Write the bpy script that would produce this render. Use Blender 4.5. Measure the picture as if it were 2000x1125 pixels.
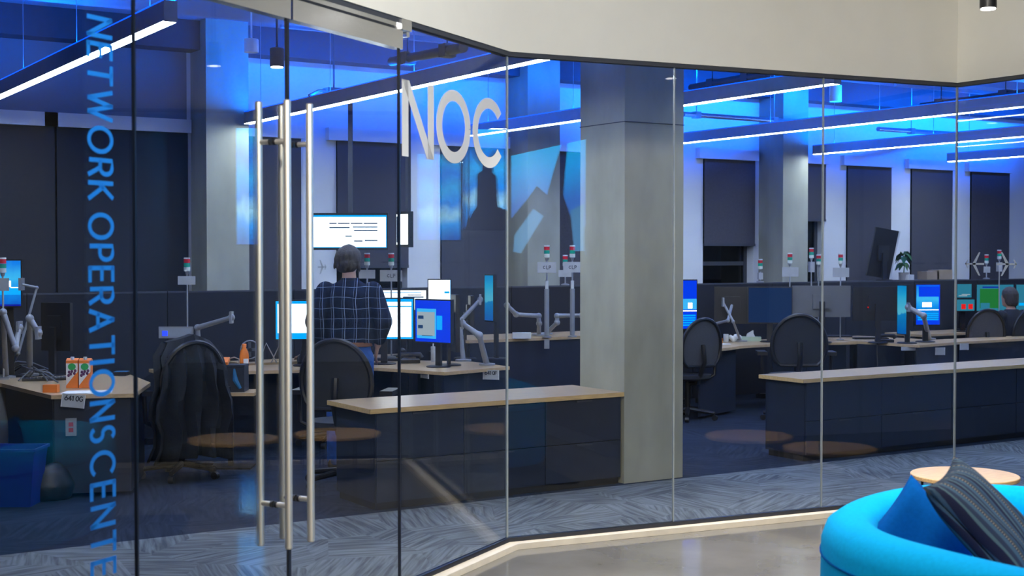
import bpy, bmesh, math, random
from mathutils import Vector, Matrix
random.seed(7)
R = math.radians
S = bpy.context.scene
for o in list(bpy.data.objects):
    bpy.data.objects.remove(o)
COL = S.collection

# ------------------------------------------------------------------ camera, world, exposure
TH = R(32.4)            # the office grid is turned this far from the lens axis
EYE, FPX, TILT = 1.74, 2667.0, R(1.41)
cam = bpy.data.cameras.new('camera')
cam.sensor_width = 36.0
cam.lens = FPX * 36.0 / 2000.0
cam.clip_start = 0.05
cam.dof.use_dof = True
cam.dof.focus_distance = 10.5
cam.dof.aperture_fstop = 3.2
co = bpy.data.objects.new('camera', cam)
co.location = (0, 0, EYE)
co.rotation_euler = (R(90) - TILT, 0, -TH)
COL.objects.link(co)
S.camera = co
S.view_settings.view_transform = 'Standard'
S.view_settings.look = 'None'
S.view_settings.gamma = 1.0
S.view_settings.use_curve_mapping = False
S.view_settings.exposure = 0.0
S.cycles.transparent_max_bounces = 32
S.cycles.max_bounces = 10
S.cycles.glossy_bounces = 6
S.cycles.diffuse_bounces = 4
S.cycles.sample_clamp_indirect = 6.0
S.cycles.caustics_reflective = False
S.cycles.caustics_refractive = False
w = bpy.data.worlds.new('world')
S.world = w
w.use_nodes = True
w.node_tree.nodes['Background'].inputs[0].default_value = (0.02, 0.03, 0.06, 1)
w.node_tree.nodes['Background'].inputs[1].default_value = 0.2

def area(name, loc, size, power, color, rot=(0, 0, 0), spread=180):
    l = bpy.data.lights.new(name, 'AREA')
    l.shape = 'RECTANGLE'; l.size, l.size_y = size
    l.energy = power; l.color = color; l.spread = R(spread)
    o = bpy.data.objects.new(name, l); o.location = loc; o.rotation_euler = rot
    COL.objects.link(o); return o
ADDED_WASH = 72.0             # each added blue wash lamp
WARM = (1.0, 0.93, 0.82)
# added fill lamps for the lobby, without fixtures; the first tilts at the bulkhead
area('lobby_fill', (1.2, 2.2, 3.9), (2.6, 0.5), 150, WARM, Vector((3.6, 4.3, -0.75)).to_track_quat('-Z', 'Y').to_euler(), 120)
area('lobby_fill', (5.2, 4.3, 3.95), (2.4, 0.4), 50, WARM, (0, 0, R(-7)), 80)
area('lobby_fill', (2.5, -2.2, 3.95), (3.0, 0.6), 520, WARM)

# ------------------------------------------------------------------ geometry helpers
def U(X, Z, z=0.0):      # X across the view, Z into the room -> office grid
    return Vector((X*math.cos(TH) + Z*math.sin(TH), -X*math.sin(TH) + Z*math.cos(TH), z))
def ray(px, py):
    a, b = (px - 1000)/FPX, (562.5 - py)/FPX
    return a, math.cos(TILT) + b*math.sin(TILT), -math.sin(TILT) + b*math.cos(TILT)
def G(px, py, h):        # the spot at height h seen at that place in the photograph
    a, y, z = ray(px, py); t = (h - EYE)/z
    return U(a*t, y*t, h)
def W(px, py, Z):        # the spot at depth Z
    a, y, z = ray(px, py); t = Z/y
    return U(a*t, Z, EYE + z*t)

class MB:
    def __init__(s): s.bm = bmesh.new(); s.M = Matrix.Identity(4)
    def at(s, loc=(0, 0, 0), rz=0, rx=0, ry=0):
        s.M = Matrix.Translation(loc) @ Matrix.Rotation(rz, 4, 'Z') @ Matrix.Rotation(ry, 4, 'Y') @ Matrix.Rotation(rx, 4, 'X'); return s
    def v(s, p): return s.bm.verts.new(s.M @ Vector(p))
    def f(s, vs):
        try: return s.bm.faces.new(vs)
        except ValueError: return None
    def box(s, a, b):
        x0, y0, z0 = a; x1, y1, z1 = b
        V = [s.v(p) for p in ((x0,y0,z0),(x1,y0,z0),(x1,y1,z0),(x0,y1,z0),(x0,y0,z1),(x1,y0,z1),(x1,y1,z1),(x0,y1,z1))]
        for q in ((0,3,2,1),(4,5,6,7),(0,1,5,4),(1,2,6,5),(2,3,7,6),(3,0,4,7)): s.f([V[i] for i in q])
        return s
    def cbox(s, c, d): return s.box([c[i]-d[i]/2 for i in range(3)], [c[i]+d[i]/2 for i in range(3)])
    def prism(s, pts, z0, z1):
        a = sum(pts[i][0]*pts[(i+1) % len(pts)][1]-pts[(i+1) % len(pts)][0]*pts[i][1] for i in range(len(pts)))
        if a < 0: pts = pts[::-1]
        lo = [s.v((p[0], p[1], z0)) for p in pts]; hi = [s.v((p[0], p[1], z1)) for p in pts]
        s.f(lo[::-1]); s.f(hi)
        for i in range(len(pts)):
            j = (i+1) % len(pts); s.f([lo[i], lo[j], hi[j], hi[i]])
        return s
    def loft(s, rings, caps=True, closed=True):   # rings: lists of points, same count
        Vs = [[s.v(p) for p in r] for r in rings]; n = len(Vs[0])
        for a, b in zip(Vs, Vs[1:]):
            for i in range(n if closed else n-1):
                j = (i+1) % n; s.f([a[i], a[j], b[j], b[i]])
        if caps: s.f(Vs[0][::-1]); s.f(Vs[-1])
        return s
    def tube(s, pts, r, n=8):
        pts = [Vector(p) for p in pts]
        rs = r if isinstance(r, (list, tuple)) else [r]*len(pts)
        rings = []; up = None
        for i, p in enumerate(pts):
            d = (pts[min(i+1, len(pts)-1)] - pts[max(i-1, 0)]).normalized()
            if up is None: up = d.orthogonal().normalized()
            up = (up - d*up.dot(d)).normalized(); sd = d.cross(up)
            rings.append([p + (up*math.cos(k*2*math.pi/n) + sd*math.sin(k*2*math.pi/n))*rs[i] for k in range(n)])
        return s.loft(rings)
    def lathe(s, prof, n=20, c=(0, 0, 0)):
        return s.loft([[(c[0]+r*math.cos(k*2*math.pi/n), c[1]+r*math.sin(k*2*math.pi/n), c[2]+z) for k in range(n)] for r, z in prof])
    def ell(s, rings, n=16):                        # rings (cx, cy, z, rx, ry)
        return s.loft([[(cx+rx*math.cos(k*2*math.pi/n), cy+ry*math.sin(k*2*math.pi/n), z) for k in range(n)] for cx, cy, z, rx, ry in rings])
    def ball(s, c, r, n=12, m=8):
        r = r if isinstance(r, (tuple, list)) else (r, r, r)
        return s.ell([(c[0], c[1], c[2]+r[2]*math.cos(math.pi*(1-k/m)), max(r[0]*math.sin(math.pi*k/m), 1e-4), max(r[1]*math.sin(math.pi*k/m), 1e-4)) for k in range(m+1)], n)
    def build(s, name, m, parent=None, bevel=0, smooth=None, loc=None, rz=0, seg=2):
        if bevel:
            es = [e for e in s.bm.edges if len(e.link_faces) == 2 and e.calc_face_angle(0) > 0.6]
            bmesh.ops.bevel(s.bm, geom=es, offset=bevel, segments=seg, profile=0.6, affect='EDGES', clamp_overlap=True)
        bmesh.ops.recalc_face_normals(s.bm, faces=s.bm.faces)
        me = bpy.data.meshes.new(name); s.bm.to_mesh(me); s.bm.free()
        if smooth or smooth is None:
            for p in me.polygons: p.use_smooth = True
            me.set_sharp_from_angle(angle=R(40 if smooth is None else smooth))
        me.materials.append(m)
        o = bpy.data.objects.new(name, me); COL.objects.link(o)
        if parent: o.parent = parent
        if loc is not None: o.location = loc; o.rotation_euler = (0, 0, rz)
        return o

def tag(o, label=None, cat=None, group=None, kind=None):
    if label: o['label'] = label
    if cat: o['category'] = cat
    if group: o['group'] = group
    if kind: o['kind'] = kind
    return o
def thing(name, label, cat, loc=(0, 0, 0), rz=0, group=None, kind=None):
    o = bpy.data.objects.new(name, None); COL.objects.link(o)
    o.empty_display_size = 0.1; o.location = loc; o.rotation_euler = (0, 0, rz)
    return tag(o, label, cat, group, kind)
def copy_thing(src, loc, rz, label, rot=None):
    def cp(o, par):
        c = o.copy(); COL.objects.link(c)
        if par: c.parent = par
        for ch in o.children: cp(ch, c)
        return c
    r = cp(src, None); r.location = loc; r.rotation_euler = rot or (0, 0, rz); r['label'] = label
    return r
def remeshed(mb, name, m, parent, voxel=0.012, smooth=6):
    o = mb.build(name, m, parent)
    md = o.modifiers.new('r', 'REMESH'); md.mode = 'VOXEL'; md.voxel_size = voxel; md.use_smooth_shade = True
    sm = o.modifiers.new('s', 'SMOOTH'); sm.iterations = smooth; sm.factor = 0.5
    dg = bpy.context.evaluated_depsgraph_get(); dg.update()
    me = bpy.data.meshes.new_from_object(o.evaluated_get(dg))
    o.modifiers.clear(); o.data = me
    for p in me.polygons: p.use_smooth = True
    return o

# ------------------------------------------------------------------ materials
def new_mat(name):
    m = bpy.data.materials.new(name); m.use_nodes = True
    nt = m.node_tree; return m, nt, nt.nodes, nt.links, nt.nodes['Principled BSDF']
def mat(name, c, rough=0.5, metal=0.0, var=0.08, scale=12.0, bump=0.0, stretch=(1, 1, 1), spec=0.5, sheen=0):
    m, nt, N, L, b = new_mat(name)
    b.inputs['Roughness'].default_value = rough; b.inputs['Metallic'].default_value = metal
    b.inputs['Specular IOR Level'].default_value = spec
    if sheen: b.inputs['Sheen Weight'].default_value = sheen
    tc = N.new('ShaderNodeTexCoord'); mp = N.new('ShaderNodeMapping'); mp.inputs['Scale'].default_value = stretch
    nz = N.new('ShaderNodeTexNoise'); nz.inputs['Scale'].default_value = scale; nz.inputs['Detail'].default_value = 5
    rp = N.new('ShaderNodeValToRGB')
    rp.color_ramp.elements[0].position = 0.3; rp.color_ramp.elements[1].position = 0.7
    rp.color_ramp.elements[0].color = (*[x*(1-var) for x in c], 1); rp.color_ramp.elements[1].color = (*[min(1, x*(1+var)) for x in c], 1)
    L.new(tc.outputs['Object'], mp.inputs[0]); L.new(mp.outputs[0], nz.inputs['Vector'])
    L.new(nz.outputs[0], rp.inputs[0]); L.new(rp.outputs[0], b.inputs['Base Color'])
    if bump:
        bp = N.new('ShaderNodeBump'); bp.inputs['Strength'].default_value = bump; bp.inputs['Distance'].default_value = 0.01
        L.new(nz.outputs[0], bp.inputs['Height']); L.new(bp.outputs[0], b.inputs['Normal'])
    return m
def emit(name, c, s):
    m = bpy.data.materials.new(name); m.use_nodes = True; nt = m.node_tree
    nt.nodes.remove(nt.nodes['Principled BSDF'])
    e = nt.nodes.new('ShaderNodeEmission'); e.inputs[0].default_value = (*c, 1); e.inputs[1].default_value = s
    nt.links.new(e.outputs[0], nt.nodes['Material Output'].inputs[0]); return m
def emit_grad(name, stops, s, axis='Z'):      # a picture shown on a screen: colour runs along one axis
    m = emit(name, (1, 1, 1), s); nt = m.node_tree; N = nt.nodes; L = nt.links
    tc = N.new('ShaderNodeTexCoord'); sp = N.new('ShaderNodeSeparateXYZ'); rp = N.new('ShaderNodeValToRGB')
    nz = N.new('ShaderNodeTexNoise'); nz.inputs['Scale'].default_value = 3.0
    mx = N.new('ShaderNodeMath'); mx.operation = 'MULTIPLY_ADD'; mx.inputs[1].default_value = 0.25
    L.new(tc.outputs['Generated'], sp.inputs[0]); L.new(tc.outputs['Generated'], nz.inputs['Vector'])
    L.new(nz.outputs[0], mx.inputs[0]); L.new(sp.outputs[axis], mx.inputs[2])
    sb = N.new('ShaderNodeMath'); sb.operation = 'SUBTRACT'; sb.inputs[1].default_value = 0.125
    L.new(mx.outputs[0], sb.inputs[0]); L.new(sb.outputs[0], rp.inputs[0])
    els = rp.color_ramp.elements
    while len(els) < len(stops): els.new(0.5)
    for e, (p, c) in zip(els, stops): e.position = p; e.color = (*c, 1)
    L.new(rp.outputs[0], N['Emission'].inputs[0]); return m
def glass_mat(name, tint):
    m, nt, N, L, b = new_mat(name); N.remove(b)
    t = N.new('ShaderNodeBsdfTransparent'); t.inputs[0].default_value = (*tint, 1)
    g = N.new('ShaderNodeBsdfGlossy'); g.inputs['Roughness'].default_value = 0.0
    lw = N.new('ShaderNodeLayerWeight'); lw.inputs[0].default_value = 0.5
    p = N.new('ShaderNodeMath'); p.operation = 'POWER'; p.inputs[1].default_value = 5.0
    q = N.new('ShaderNodeMath'); q.operation = 'MULTIPLY_ADD'; q.inputs[1].default_value = 0.95; q.inputs[2].default_value = 0.027
    mx = N.new('ShaderNodeMixShader')
    L.new(lw.outputs['Facing'], p.inputs[0]); L.new(p.outputs[0], q.inputs[0]); L.new(q.outputs[0], mx.inputs[0])
    L.new(t.outputs[0], mx.inputs[1]); L.new(g.outputs[0], mx.inputs[2])
    L.new(mx.outputs[0], N['Material Output'].inputs[0]); return m
def wood_mat(name, c, rough=0.35):
    return mat(name, c, rough, 0, 0.16, 6.0, 0, (1.5, 14, 14))

def carpet_mat(name, dark, light):
    m, nt, N, L, b = new_mat(name)
    b.inputs['Roughness'].default_value = 0.95; b.inputs['Specular IOR Level'].default_value = 0.15
    tc = N.new('ShaderNodeTexCoord'); vo = N.new('ShaderNodeTexVoronoi'); vo.inputs['Scale'].default_value = 1.7
    L.new(tc.outputs['Object'], vo.inputs['Vector'])
    wn = N.new('ShaderNodeTexWhiteNoise'); L.new(vo.outputs['Position'], wn.inputs['Vector'])
    an = N.new('ShaderNodeMath'); an.operation = 'MULTIPLY'; an.inputs[1].default_value = 6.28
    L.new(wn.outputs['Value'], an.inputs[0])
    vr = N.new('ShaderNodeVectorRotate'); vr.rotation_type = 'Z_AXIS'
    L.new(tc.outputs['Object'], vr.inputs['Vector']); L.new(vo.outputs['Position'], vr.inputs['Center']); L.new(an.outputs[0], vr.inputs['Angle'])
    mp = N.new('ShaderNodeMapping'); mp.inputs['Scale'].default_value = (34, 2.2, 1); L.new(vr.outputs[0], mp.inputs[0])
    nz = N.new('ShaderNodeTexNoise'); nz.inputs['Scale'].default_value = 1.0; nz.inputs['Detail'].default_value = 3; nz.inputs['Distortion'].default_value = 0.6
    L.new(mp.outputs[0], nz.inputs['Vector'])
    n2 = N.new('ShaderNodeTexNoise'); n2.inputs['Scale'].default_value = 1.1; L.new(tc.outputs['Object'], n2.inputs['Vector'])
    ad = N.new('ShaderNodeMath'); ad.operation = 'MULTIPLY_ADD'; ad.inputs[1].default_value = 0.5
    L.new(n2.outputs[0], ad.inputs[0]); L.new(nz.outputs[0], ad.inputs[2])
    rp = N.new('ShaderNodeValToRGB'); e = rp.color_ramp.elements
    e[0].position = 0.58; e[0].color = (*dark, 1); e[1].position = 0.92; e[1].color = (*light, 1)
    L.new(ad.outputs[0], rp.inputs[0]); L.new(rp.outputs[0], b.inputs['Base Color'])
    bp = N.new('ShaderNodeBump'); bp.inputs['Strength'].default_value = 0.3; bp.inputs['Distance'].default_value = 0.004
    L.new(nz.outputs[0], bp.inputs['Height']); L.new(bp.outputs[0], b.inputs['Normal'])
    return m
def stripe_mat(name, stops, axis='X', freq=1.0, rough=0.9, dots=None):
    m, nt, N, L, b = new_mat(name)
    b.inputs['Roughness'].default_value = rough; b.inputs['Specular IOR Level'].default_value = 0.2
    tc = N.new('ShaderNodeTexCoord'); sp = N.new('ShaderNodeSeparateXYZ'); L.new(tc.outputs['Object'], sp.inputs[0])
    mu = N.new('ShaderNodeMath'); mu.operation = 'MULTIPLY'; mu.inputs[1].default_value = freq
    fr = N.new('ShaderNodeMath'); fr.operation = 'FRACT'
    L.new(sp.outputs[axis], mu.inputs[0]); L.new(mu.outputs[0], fr.inputs[0])
    rp = N.new('ShaderNodeValToRGB'); rp.color_ramp.interpolation = 'CONSTANT'; els = rp.color_ramp.elements
    while len(els) < len(stops): els.new(0.5)
    for e, (p, c) in zip(els, stops): e.position = p; e.color = (*c, 1)
    L.new(fr.outputs[0], rp.inputs[0]); col = rp.outputs[0]
    if dots:                                 # rows of woven beads inside one band
        (d0, d1), ax2, f2, dc = dots
        m2 = N.new('ShaderNodeMath'); m2.operation = 'MULTIPLY'; m2.inputs[1].default_value = f2
        f3 = N.new('ShaderNodeMath'); f3.operation = 'FRACT'; L.new(sp.outputs[ax2], m2.inputs[0]); L.new(m2.outputs[0], f3.inputs[0])
        g1 = N.new('ShaderNodeMath'); g1.operation = 'LESS_THAN'; g1.inputs[1].default_value = 0.5; L.new(f3.outputs[0], g1.inputs[0])
        g2 = N.new('ShaderNodeMath'); g2.operation = 'GREATER_THAN'; g2.inputs[1].default_value = d0; L.new(fr.outputs[0], g2.inputs[0])
        g3 = N.new('ShaderNodeMath'); g3.operation = 'LESS_THAN'; g3.inputs[1].default_value = d1; L.new(fr.outputs[0], g3.inputs[0])
        a = N.new('ShaderNodeMath'); a.operation = 'MULTIPLY'; L.new(g1.outputs[0], a.inputs[0]); L.new(g2.outputs[0], a.inputs[1])
        a2 = N.new('ShaderNodeMath'); a2.operation = 'MULTIPLY'; L.new(a.outputs[0], a2.inputs[0]); L.new(g3.outputs[0], a2.inputs[1])
        mx = N.new('ShaderNodeMixRGB'); L.new(a2.outputs[0], mx.inputs[0]); L.new(col, mx.inputs[1]); mx.inputs[2].default_value = (*dc, 1); col = mx.outputs[0]
    L.new(col, b.inputs['Base Color']); return m
def plaid_mat(name, base, band, line):
    m, nt, N, L, b = new_mat(name)
    b.inputs['Roughness'].default_value = 0.9; b.inputs['Specular IOR Level'].default_value = 0.1
    tc = N.new('ShaderNodeTexCoord'); nz = N.new('ShaderNodeTexNoise'); nz.inputs['Scale'].default_value = 3.5
    L.new(tc.outputs['Object'], nz.inputs['Vector'])
    sc = N.new('ShaderNodeVectorMath'); sc.operation = 'MULTIPLY_ADD'; sc.inputs[1].default_value = (0.05, 0.05, 0.05)
    L.new(nz.outputs['Color'], sc.inputs[0]); L.new(tc.outputs['Object'], sc.inputs[2])
    sp = N.new('ShaderNodeSeparateXYZ'); L.new(sc.outputs[0], sp.inputs[0])
    def lines(axis, f, width, off=0.0):
        mu = N.new('ShaderNodeMath'); mu.operation = 'MULTIPLY_ADD'; mu.inputs[1].default_value = f; mu.inputs[2].default_value = off
        fr = N.new('ShaderNodeMath'); fr.operation = 'FRACT'; lt = N.new('ShaderNodeMath'); lt.operation = 'LESS_THAN'; lt.inputs[1].default_value = width
        L.new(sp.outputs[axis], mu.inputs[0]); L.new(mu.outputs[0], fr.inputs[0]); L.new(fr.outputs[0], lt.inputs[0]); return lt.outputs[0]
    col = None
    for (axis, f, wd, off, c, k) in (('X', 13, 0.3, 0.35, band, 0.7), ('Z', 12, 0.35, 0.3, band, 0.7), ('X', 11, 0.04, 0, line, 0.9), ('Z', 12, 0.036, 0, line, 0.75), ('X', 11, 0.025, 0.2, line, 0.55)):
        mx = N.new('ShaderNodeMixRGB'); mk = N.new('ShaderNodeMath'); mk.operation = 'MULTIPLY'; mk.inputs[1].default_value = k
        L.new(lines(axis, f, wd, off), mk.inputs[0]); L.new(mk.outputs[0], mx.inputs[0])
        if col is None: mx.inputs[1].default_value = (*base, 1)
        else: L.new(col, mx.inputs[1])
        mx.inputs[2].default_value = (*c, 1); col = mx.outputs[0]
    L.new(col, b.inputs['Base Color']); return m

K = dict(
    cream=mat('cream_paint', (0.80, 0.79, 0.73), 0.7, 0, 0.02, 4),
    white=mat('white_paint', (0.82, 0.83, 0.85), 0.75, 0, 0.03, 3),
    whitedim=mat('white_paint_dimmed', (0.22, 0.23, 0.26), 0.75, 0, 0.03, 3),
    ceiling=mat('ceiling_paint', (0.22, 0.25, 0.31), 0.8, 0, 0.05, 2),
    lobbydark=mat('lobby_dark_concrete', (0.15, 0.145, 0.135), 0.8, 0, 0.2, 2.6), lobbywall=mat('lobby_paint', (0.30, 0.29, 0.27), 0.8, 0, 0.04, 3),
    concrete=mat('concrete', (0.35, 0.345, 0.275), 0.8, 0, 0.2, 2.6, 0.25, (1, 1, 0.45)),
    polished=mat('polished_concrete', (0.175, 0.168, 0.155), 0.08, 0, 0.16, 2.2),
    curb=mat('curb', (0.74, 0.67, 0.55), 0.6, 0, 0.08, 9),
    dark=mat('dark_panel', (0.012, 0.014, 0.020), 0.6),
    beam=mat('beam', (0.05, 0.055, 0.07), 0.7),
    navy=mat('navy_laminate', (0.016, 0.022, 0.040), 0.38, 0, 0.1, 8),
    partition=mat('partition_fabric', (0.010, 0.012, 0.020), 0.9, 0, 0.15, 60),
    blind=mat('blind_fabric', (0.075, 0.072, 0.085), 0.9, 0, 0.1, 40), blinddim=mat('blind_fabric_dimmed', (0.020, 0.022, 0.030), 0.9, 0, 0.1, 40),
    wood=wood_mat('oak_top', (0.52, 0.36, 0.20), 0.28),
    oak=wood_mat('oak_edge', (0.60, 0.40, 0.17), 0.5),
    tablewood=wood_mat('table_oak', (0.72, 0.46, 0.21), 0.4),
    black=mat('black_plastic', (0.010, 0.010, 0.013), 0.4),
    blackmetal=mat('black_metal', (0.012, 0.012, 0.015), 0.4, 0.4),
    steel=mat('brushed_steel', (0.90, 0.86, 0.78), 0.48, 1.0, 0.06, 30, 0.02, (60, 60, 0.6)),
    rail=mat('satin_rail', (0.80, 0.83, 0.88), 0.16, 1.0, 0.05, 20, 0.01, (1, 1, 40)),
    alu=mat('aluminium', (0.42, 0.44, 0.48), 0.35, 0.8, 0.05, 20),
    armgrey=mat('grey_arm', (0.27, 0.28, 0.30), 0.4, 0.2),
    seal=mat('silicone_seal', (0.30, 0.34, 0.36), 0.3),
    gasket=mat('dark_gasket', (0.006, 0.010, 0.022), 0.3),
    mesh=mat('chair_mesh', (0.016, 0.018, 0.024), 0.8, 0, 0.3, 200),
    meshgrey=mat('chair_mesh_grey', (0.06, 0.06, 0.065), 0.8, 0, 0.3, 200),
    signwhite=mat('sign_plate', (0.40, 0.41, 0.42), 0.5),
    greyback=mat('grey_monitor_shell', (0.13, 0.13, 0.13), 0.5), paper=mat('paper', (0.75, 0.75, 0.74), 0.8),
    ink=mat('ink', (0.03, 0.03, 0.04), 0.7),
    vinyl=mat('white_vinyl', (0.92, 0.90, 0.86), 0.6, 0, 0.01),
    bluevinyl=mat('blue_vinyl', (0.005, 0.20, 0.72), 0.5, 0, 0.01),
    frost=mat('frosted_vinyl', (0.20, 0.24, 0.30), 0.6, 0, 0.02),
    red=mat('red_lens', (0.55, 0.02, 0.04), 0.25), green=mat('green_lens', (0.01, 0.30, 0.20), 0.25), clear=mat('clear_lens', (0.62, 0.66, 0.62), 0.25),
    sofa=mat('sofa_wool', (0.0, 0.34, 0.72), 0.95, 0, 0.05, 60, 0.1, spec=0.1),
    bluepillow=mat('blue_pillow', (0.001, 0.075, 0.30), 1.0, 0, 0.1, 50, 0.1, spec=0.05),
    rug=mat('navy_rug', (0.010, 0.018, 0.045), 0.95, 0, 0.3, 80, 0.3),
    bin=mat('blue_bin', (0.006, 0.018, 0.20), 0.45), bag=mat('black_bag', (0.006, 0.006, 0.009), 0.5, 0, 0.3, 14, 0.5),
    jacket=mat('black_jacket', (0.006, 0.007, 0.010), 0.85, 0, 0.3, 20, 0.4), lunch=mat('dark_bag', (0.015, 0.018, 0.028), 0.7), teal=mat('teal_tag', (0.01, 0.12, 0.25), 0.6),
    orange=mat('orange_carton', (0.80, 0.20, 0.03), 0.5), orangel=mat('orange_juice', (0.85, 0.22, 0.03), 0.25), cartonwhite=mat('carton_white', (0.72, 0.72, 0.72), 0.5), purple=mat('berry', (0.10, 0.02, 0.09), 0.5), logogreen=mat('label_green', (0.02, 0.32, 0.08), 0.5),
    clearpl=mat('clear_plastic', (0.30, 0.34, 0.40), 0.15), cable=mat('cable', (0.10, 0.11, 0.13), 0.5), whitepl=mat('white_plastic', (0.60, 0.61, 0.62), 0.4),
    cardboard=mat('cardboard', (0.32, 0.24, 0.17), 0.85), leaf=mat('leaf', (0.03, 0.12, 0.03), 0.5), pot=mat('pot', (0.35, 0.33, 0.32), 0.6), tissuebox=mat('tissue_box', (0.45, 0.55, 0.40), 0.7),
    skin=mat('skin', (0.42, 0.24, 0.17), 0.55), hair=mat('brown_hair', (0.045, 0.035, 0.030), 0.7, 0, 0.5, 40, 0.6, (3, 3, 0.4)), blond=mat('blond_hair', (0.40, 0.31, 0.20), 0.6, 0, 0.3, 60, 0.4, (3, 3, 0.3)),
    jeans=mat('jeans', (0.02, 0.09, 0.30), 0.85, 0, 0.3, 18), belt=mat('brown_belt', (0.20, 0.075, 0.030), 0.5), navyshirt=mat('navy_shirt', (0.010, 0.012, 0.02), 0.9), shoe=mat('shoe', (0.03, 0.022, 0.016), 0.5),
    plaid=plaid_mat('plaid_flannel', (0.006, 0.010, 0.026), (0.008, 0.018, 0.042), (0.30, 0.38, 0.50)),
    glass=glass_mat('clear_glass', (0.965, 0.98, 0.985)), winglass=glass_mat('window_glass', (0.3, 0.32, 0.36)),
    carpet=carpet_mat('aisle_carpet', (0.075, 0.085, 0.092), (0.20, 0.22, 0.225)),
    carpetdark=carpet_mat('desk_carpet', (0.008, 0.014, 0.028), (0.020, 0.030, 0.052)),
    stripes=stripe_mat('woven_stripes', [(0, (0.018, 0.028, 0.055)), (0.16, (0.035, 0.07, 0.11)), (0.34, (0.010, 0.014, 0.03)), (0.46, (0.05, 0.06, 0.065)), (0.54, (0.010, 0.03, 0.065)), (0.62, (0.03, 0.06, 0.10)), (0.72, (0.008, 0.010, 0.03)), (0.9, (0.05, 0.09, 0.11))], 'X', 11.0, 0.9, ((0.36, 0.44), 'Z', 90, (0.20, 0.16, 0.12))),
    lens=emit('lamp_lens', (0.72, 0.86, 1.0), 60.0), uplight=emit('blue_uplight', (0.0, 0.14, 1.0), 170.0),
    e_edge=emit('blue_edge', (0.0, 0.055, 1.0), 4.0), spotlens=emit('spot_lens', (1.0, 0.96, 0.9), 14.0),
    e_white=emit('screen_white', (0.88, 0.96, 1.0), 2.2), e_cyan=emit('screen_cyan', (0.0, 0.42, 1.0), 1.1), e_sky=emit('screen_sky', (0.05, 0.5, 1.0), 1.0),
    e_blue=emit('screen_blue', (0.0, 0.05, 0.95), 0.95), e_dblue=emit('screen_dark_blue', (0.004, 0.012, 0.5), 0.7), e_grey=emit('screen_grey', (0.45, 0.55, 0.62), 0.8),
    e_text=emit('screen_text', (0.02, 0.10, 0.30), 0.5), e_navy=emit('screen_navy', (0.01, 0.02, 0.06), 0.4), e_off=emit('screen_idle_blue', (0.01, 0.03, 0.10), 0.9), e_teal=emit('screen_teal', (0.03, 0.22, 0.34), 0.9), e_green=emit('screen_green', (0.02, 0.22, 0.05), 0.8), e_red=emit('red_led', (1, 0.02, 0.02), 0.8), e_led=emit('blue_led', (0.02, 0.05, 1), 2.0),
    e_grad=emit_grad('screen_sky_gradient', [(0.0, (0.0, 0.10, 0.6)), (0.35, (0.0, 0.30, 0.95)), (0.6, (0.05, 0.55, 1.0)), (1.0, (0.0, 0.22, 0.9))], 0.95),
    e_vert=emit_grad('screen_vertical', [(0.0, (0.0, 0.12, 0.5)), (0.40, (0.0, 0.25, 0.6)), (0.42, (0.1, 0.55, 0.75)), (0.8, (0.02, 0.45, 0.8)), (1.0, (0.0, 0.3, 0.7))], 0.8),
    e_wall=emit_grad('video_wall_sky', [(0.0, (0.0, 0.10, 0.5)), (0.2, (0.0, 0.35, 1.0)), (0.3, (0.35, 0.75, 1.0)), (0.42, (0.0, 0.25, 0.9)), (0.6, (0.02, 0.45, 1.0)), (0.75, (0.0, 0.2, 0.85)), (1.0, (0.03, 0.55, 1.0))], 13.0),
    e_tvsky=emit_grad('tv_sky', [(0.0, (0.02, 0.12, 0.4)), (0.5, (0.01, 0.16, 0.65)), (0.8, (0.0, 0.40, 1.0)), (1.0, (0.0, 0.5, 1.0))], 14.0),
    e_tvdark=emit('tv_dark', (0.02, 0.035, 0.08), 1.0), e_tvwing=emit('tv_wing', (0.10, 0.42, 0.8), 9.0),
)

# ------------------------------------------------------------------ room shell
C1, C2 = U(-0.03, 8.07), U(3.10, 9.54)
dL, dM = U(0.432, 0.902).normalized(), (C2 - C1).normalized()
dR = Vector((0, -1, 0))
GLASS_TOP, CEIL = 2.93, 4.0
L_END = C1 - dL*5.1
R_END = C2 + dR*3.4
def nrm(d): return Vector((d.y, -d.x, 0))    # towards the lobby for dL, dM
nL, nM, nR = nrm(dL), nrm(dM), Vector((-1, 0, 0))
def corner(P, na, nb, off):                  # offset corner between two runs
    b = (na + nb).normalized(); return P + b*(off/b.dot(na))
def run(off):                                # the glass line moved off metres into the lobby
    return [L_END + nL*off, corner(C1, nL, nM, off), corner(C2, nM, nR, off), R_END + nR*off]
def band(mb, o0, o1, z0, z1):
    a, b = run(o0), run(o1)
    return mb.prism([p[:2] for p in a] + [p[:2] for p in b[::-1]], z0, z1)

band(MB(), -0.09, 0.03, GLASS_TOP, CEIL).build('wall_front', K['cream'])['kind'] = 'structure'
band(MB(), -0.03, 0.022, GLASS_TOP-0.025, GLASS_TOP).build('trim_1', K['beam'])['kind'] = 'structure'
band(MB(), -0.03, 0.085, 0, 0.035).build('trim_2', K['curb'], bevel=0.004)['kind'] = 'structure'
band(MB(), -0.012, 0.02, 0.035, 0.06).build('trim_3', K['gasket'])['kind'] = 'structure'

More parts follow.
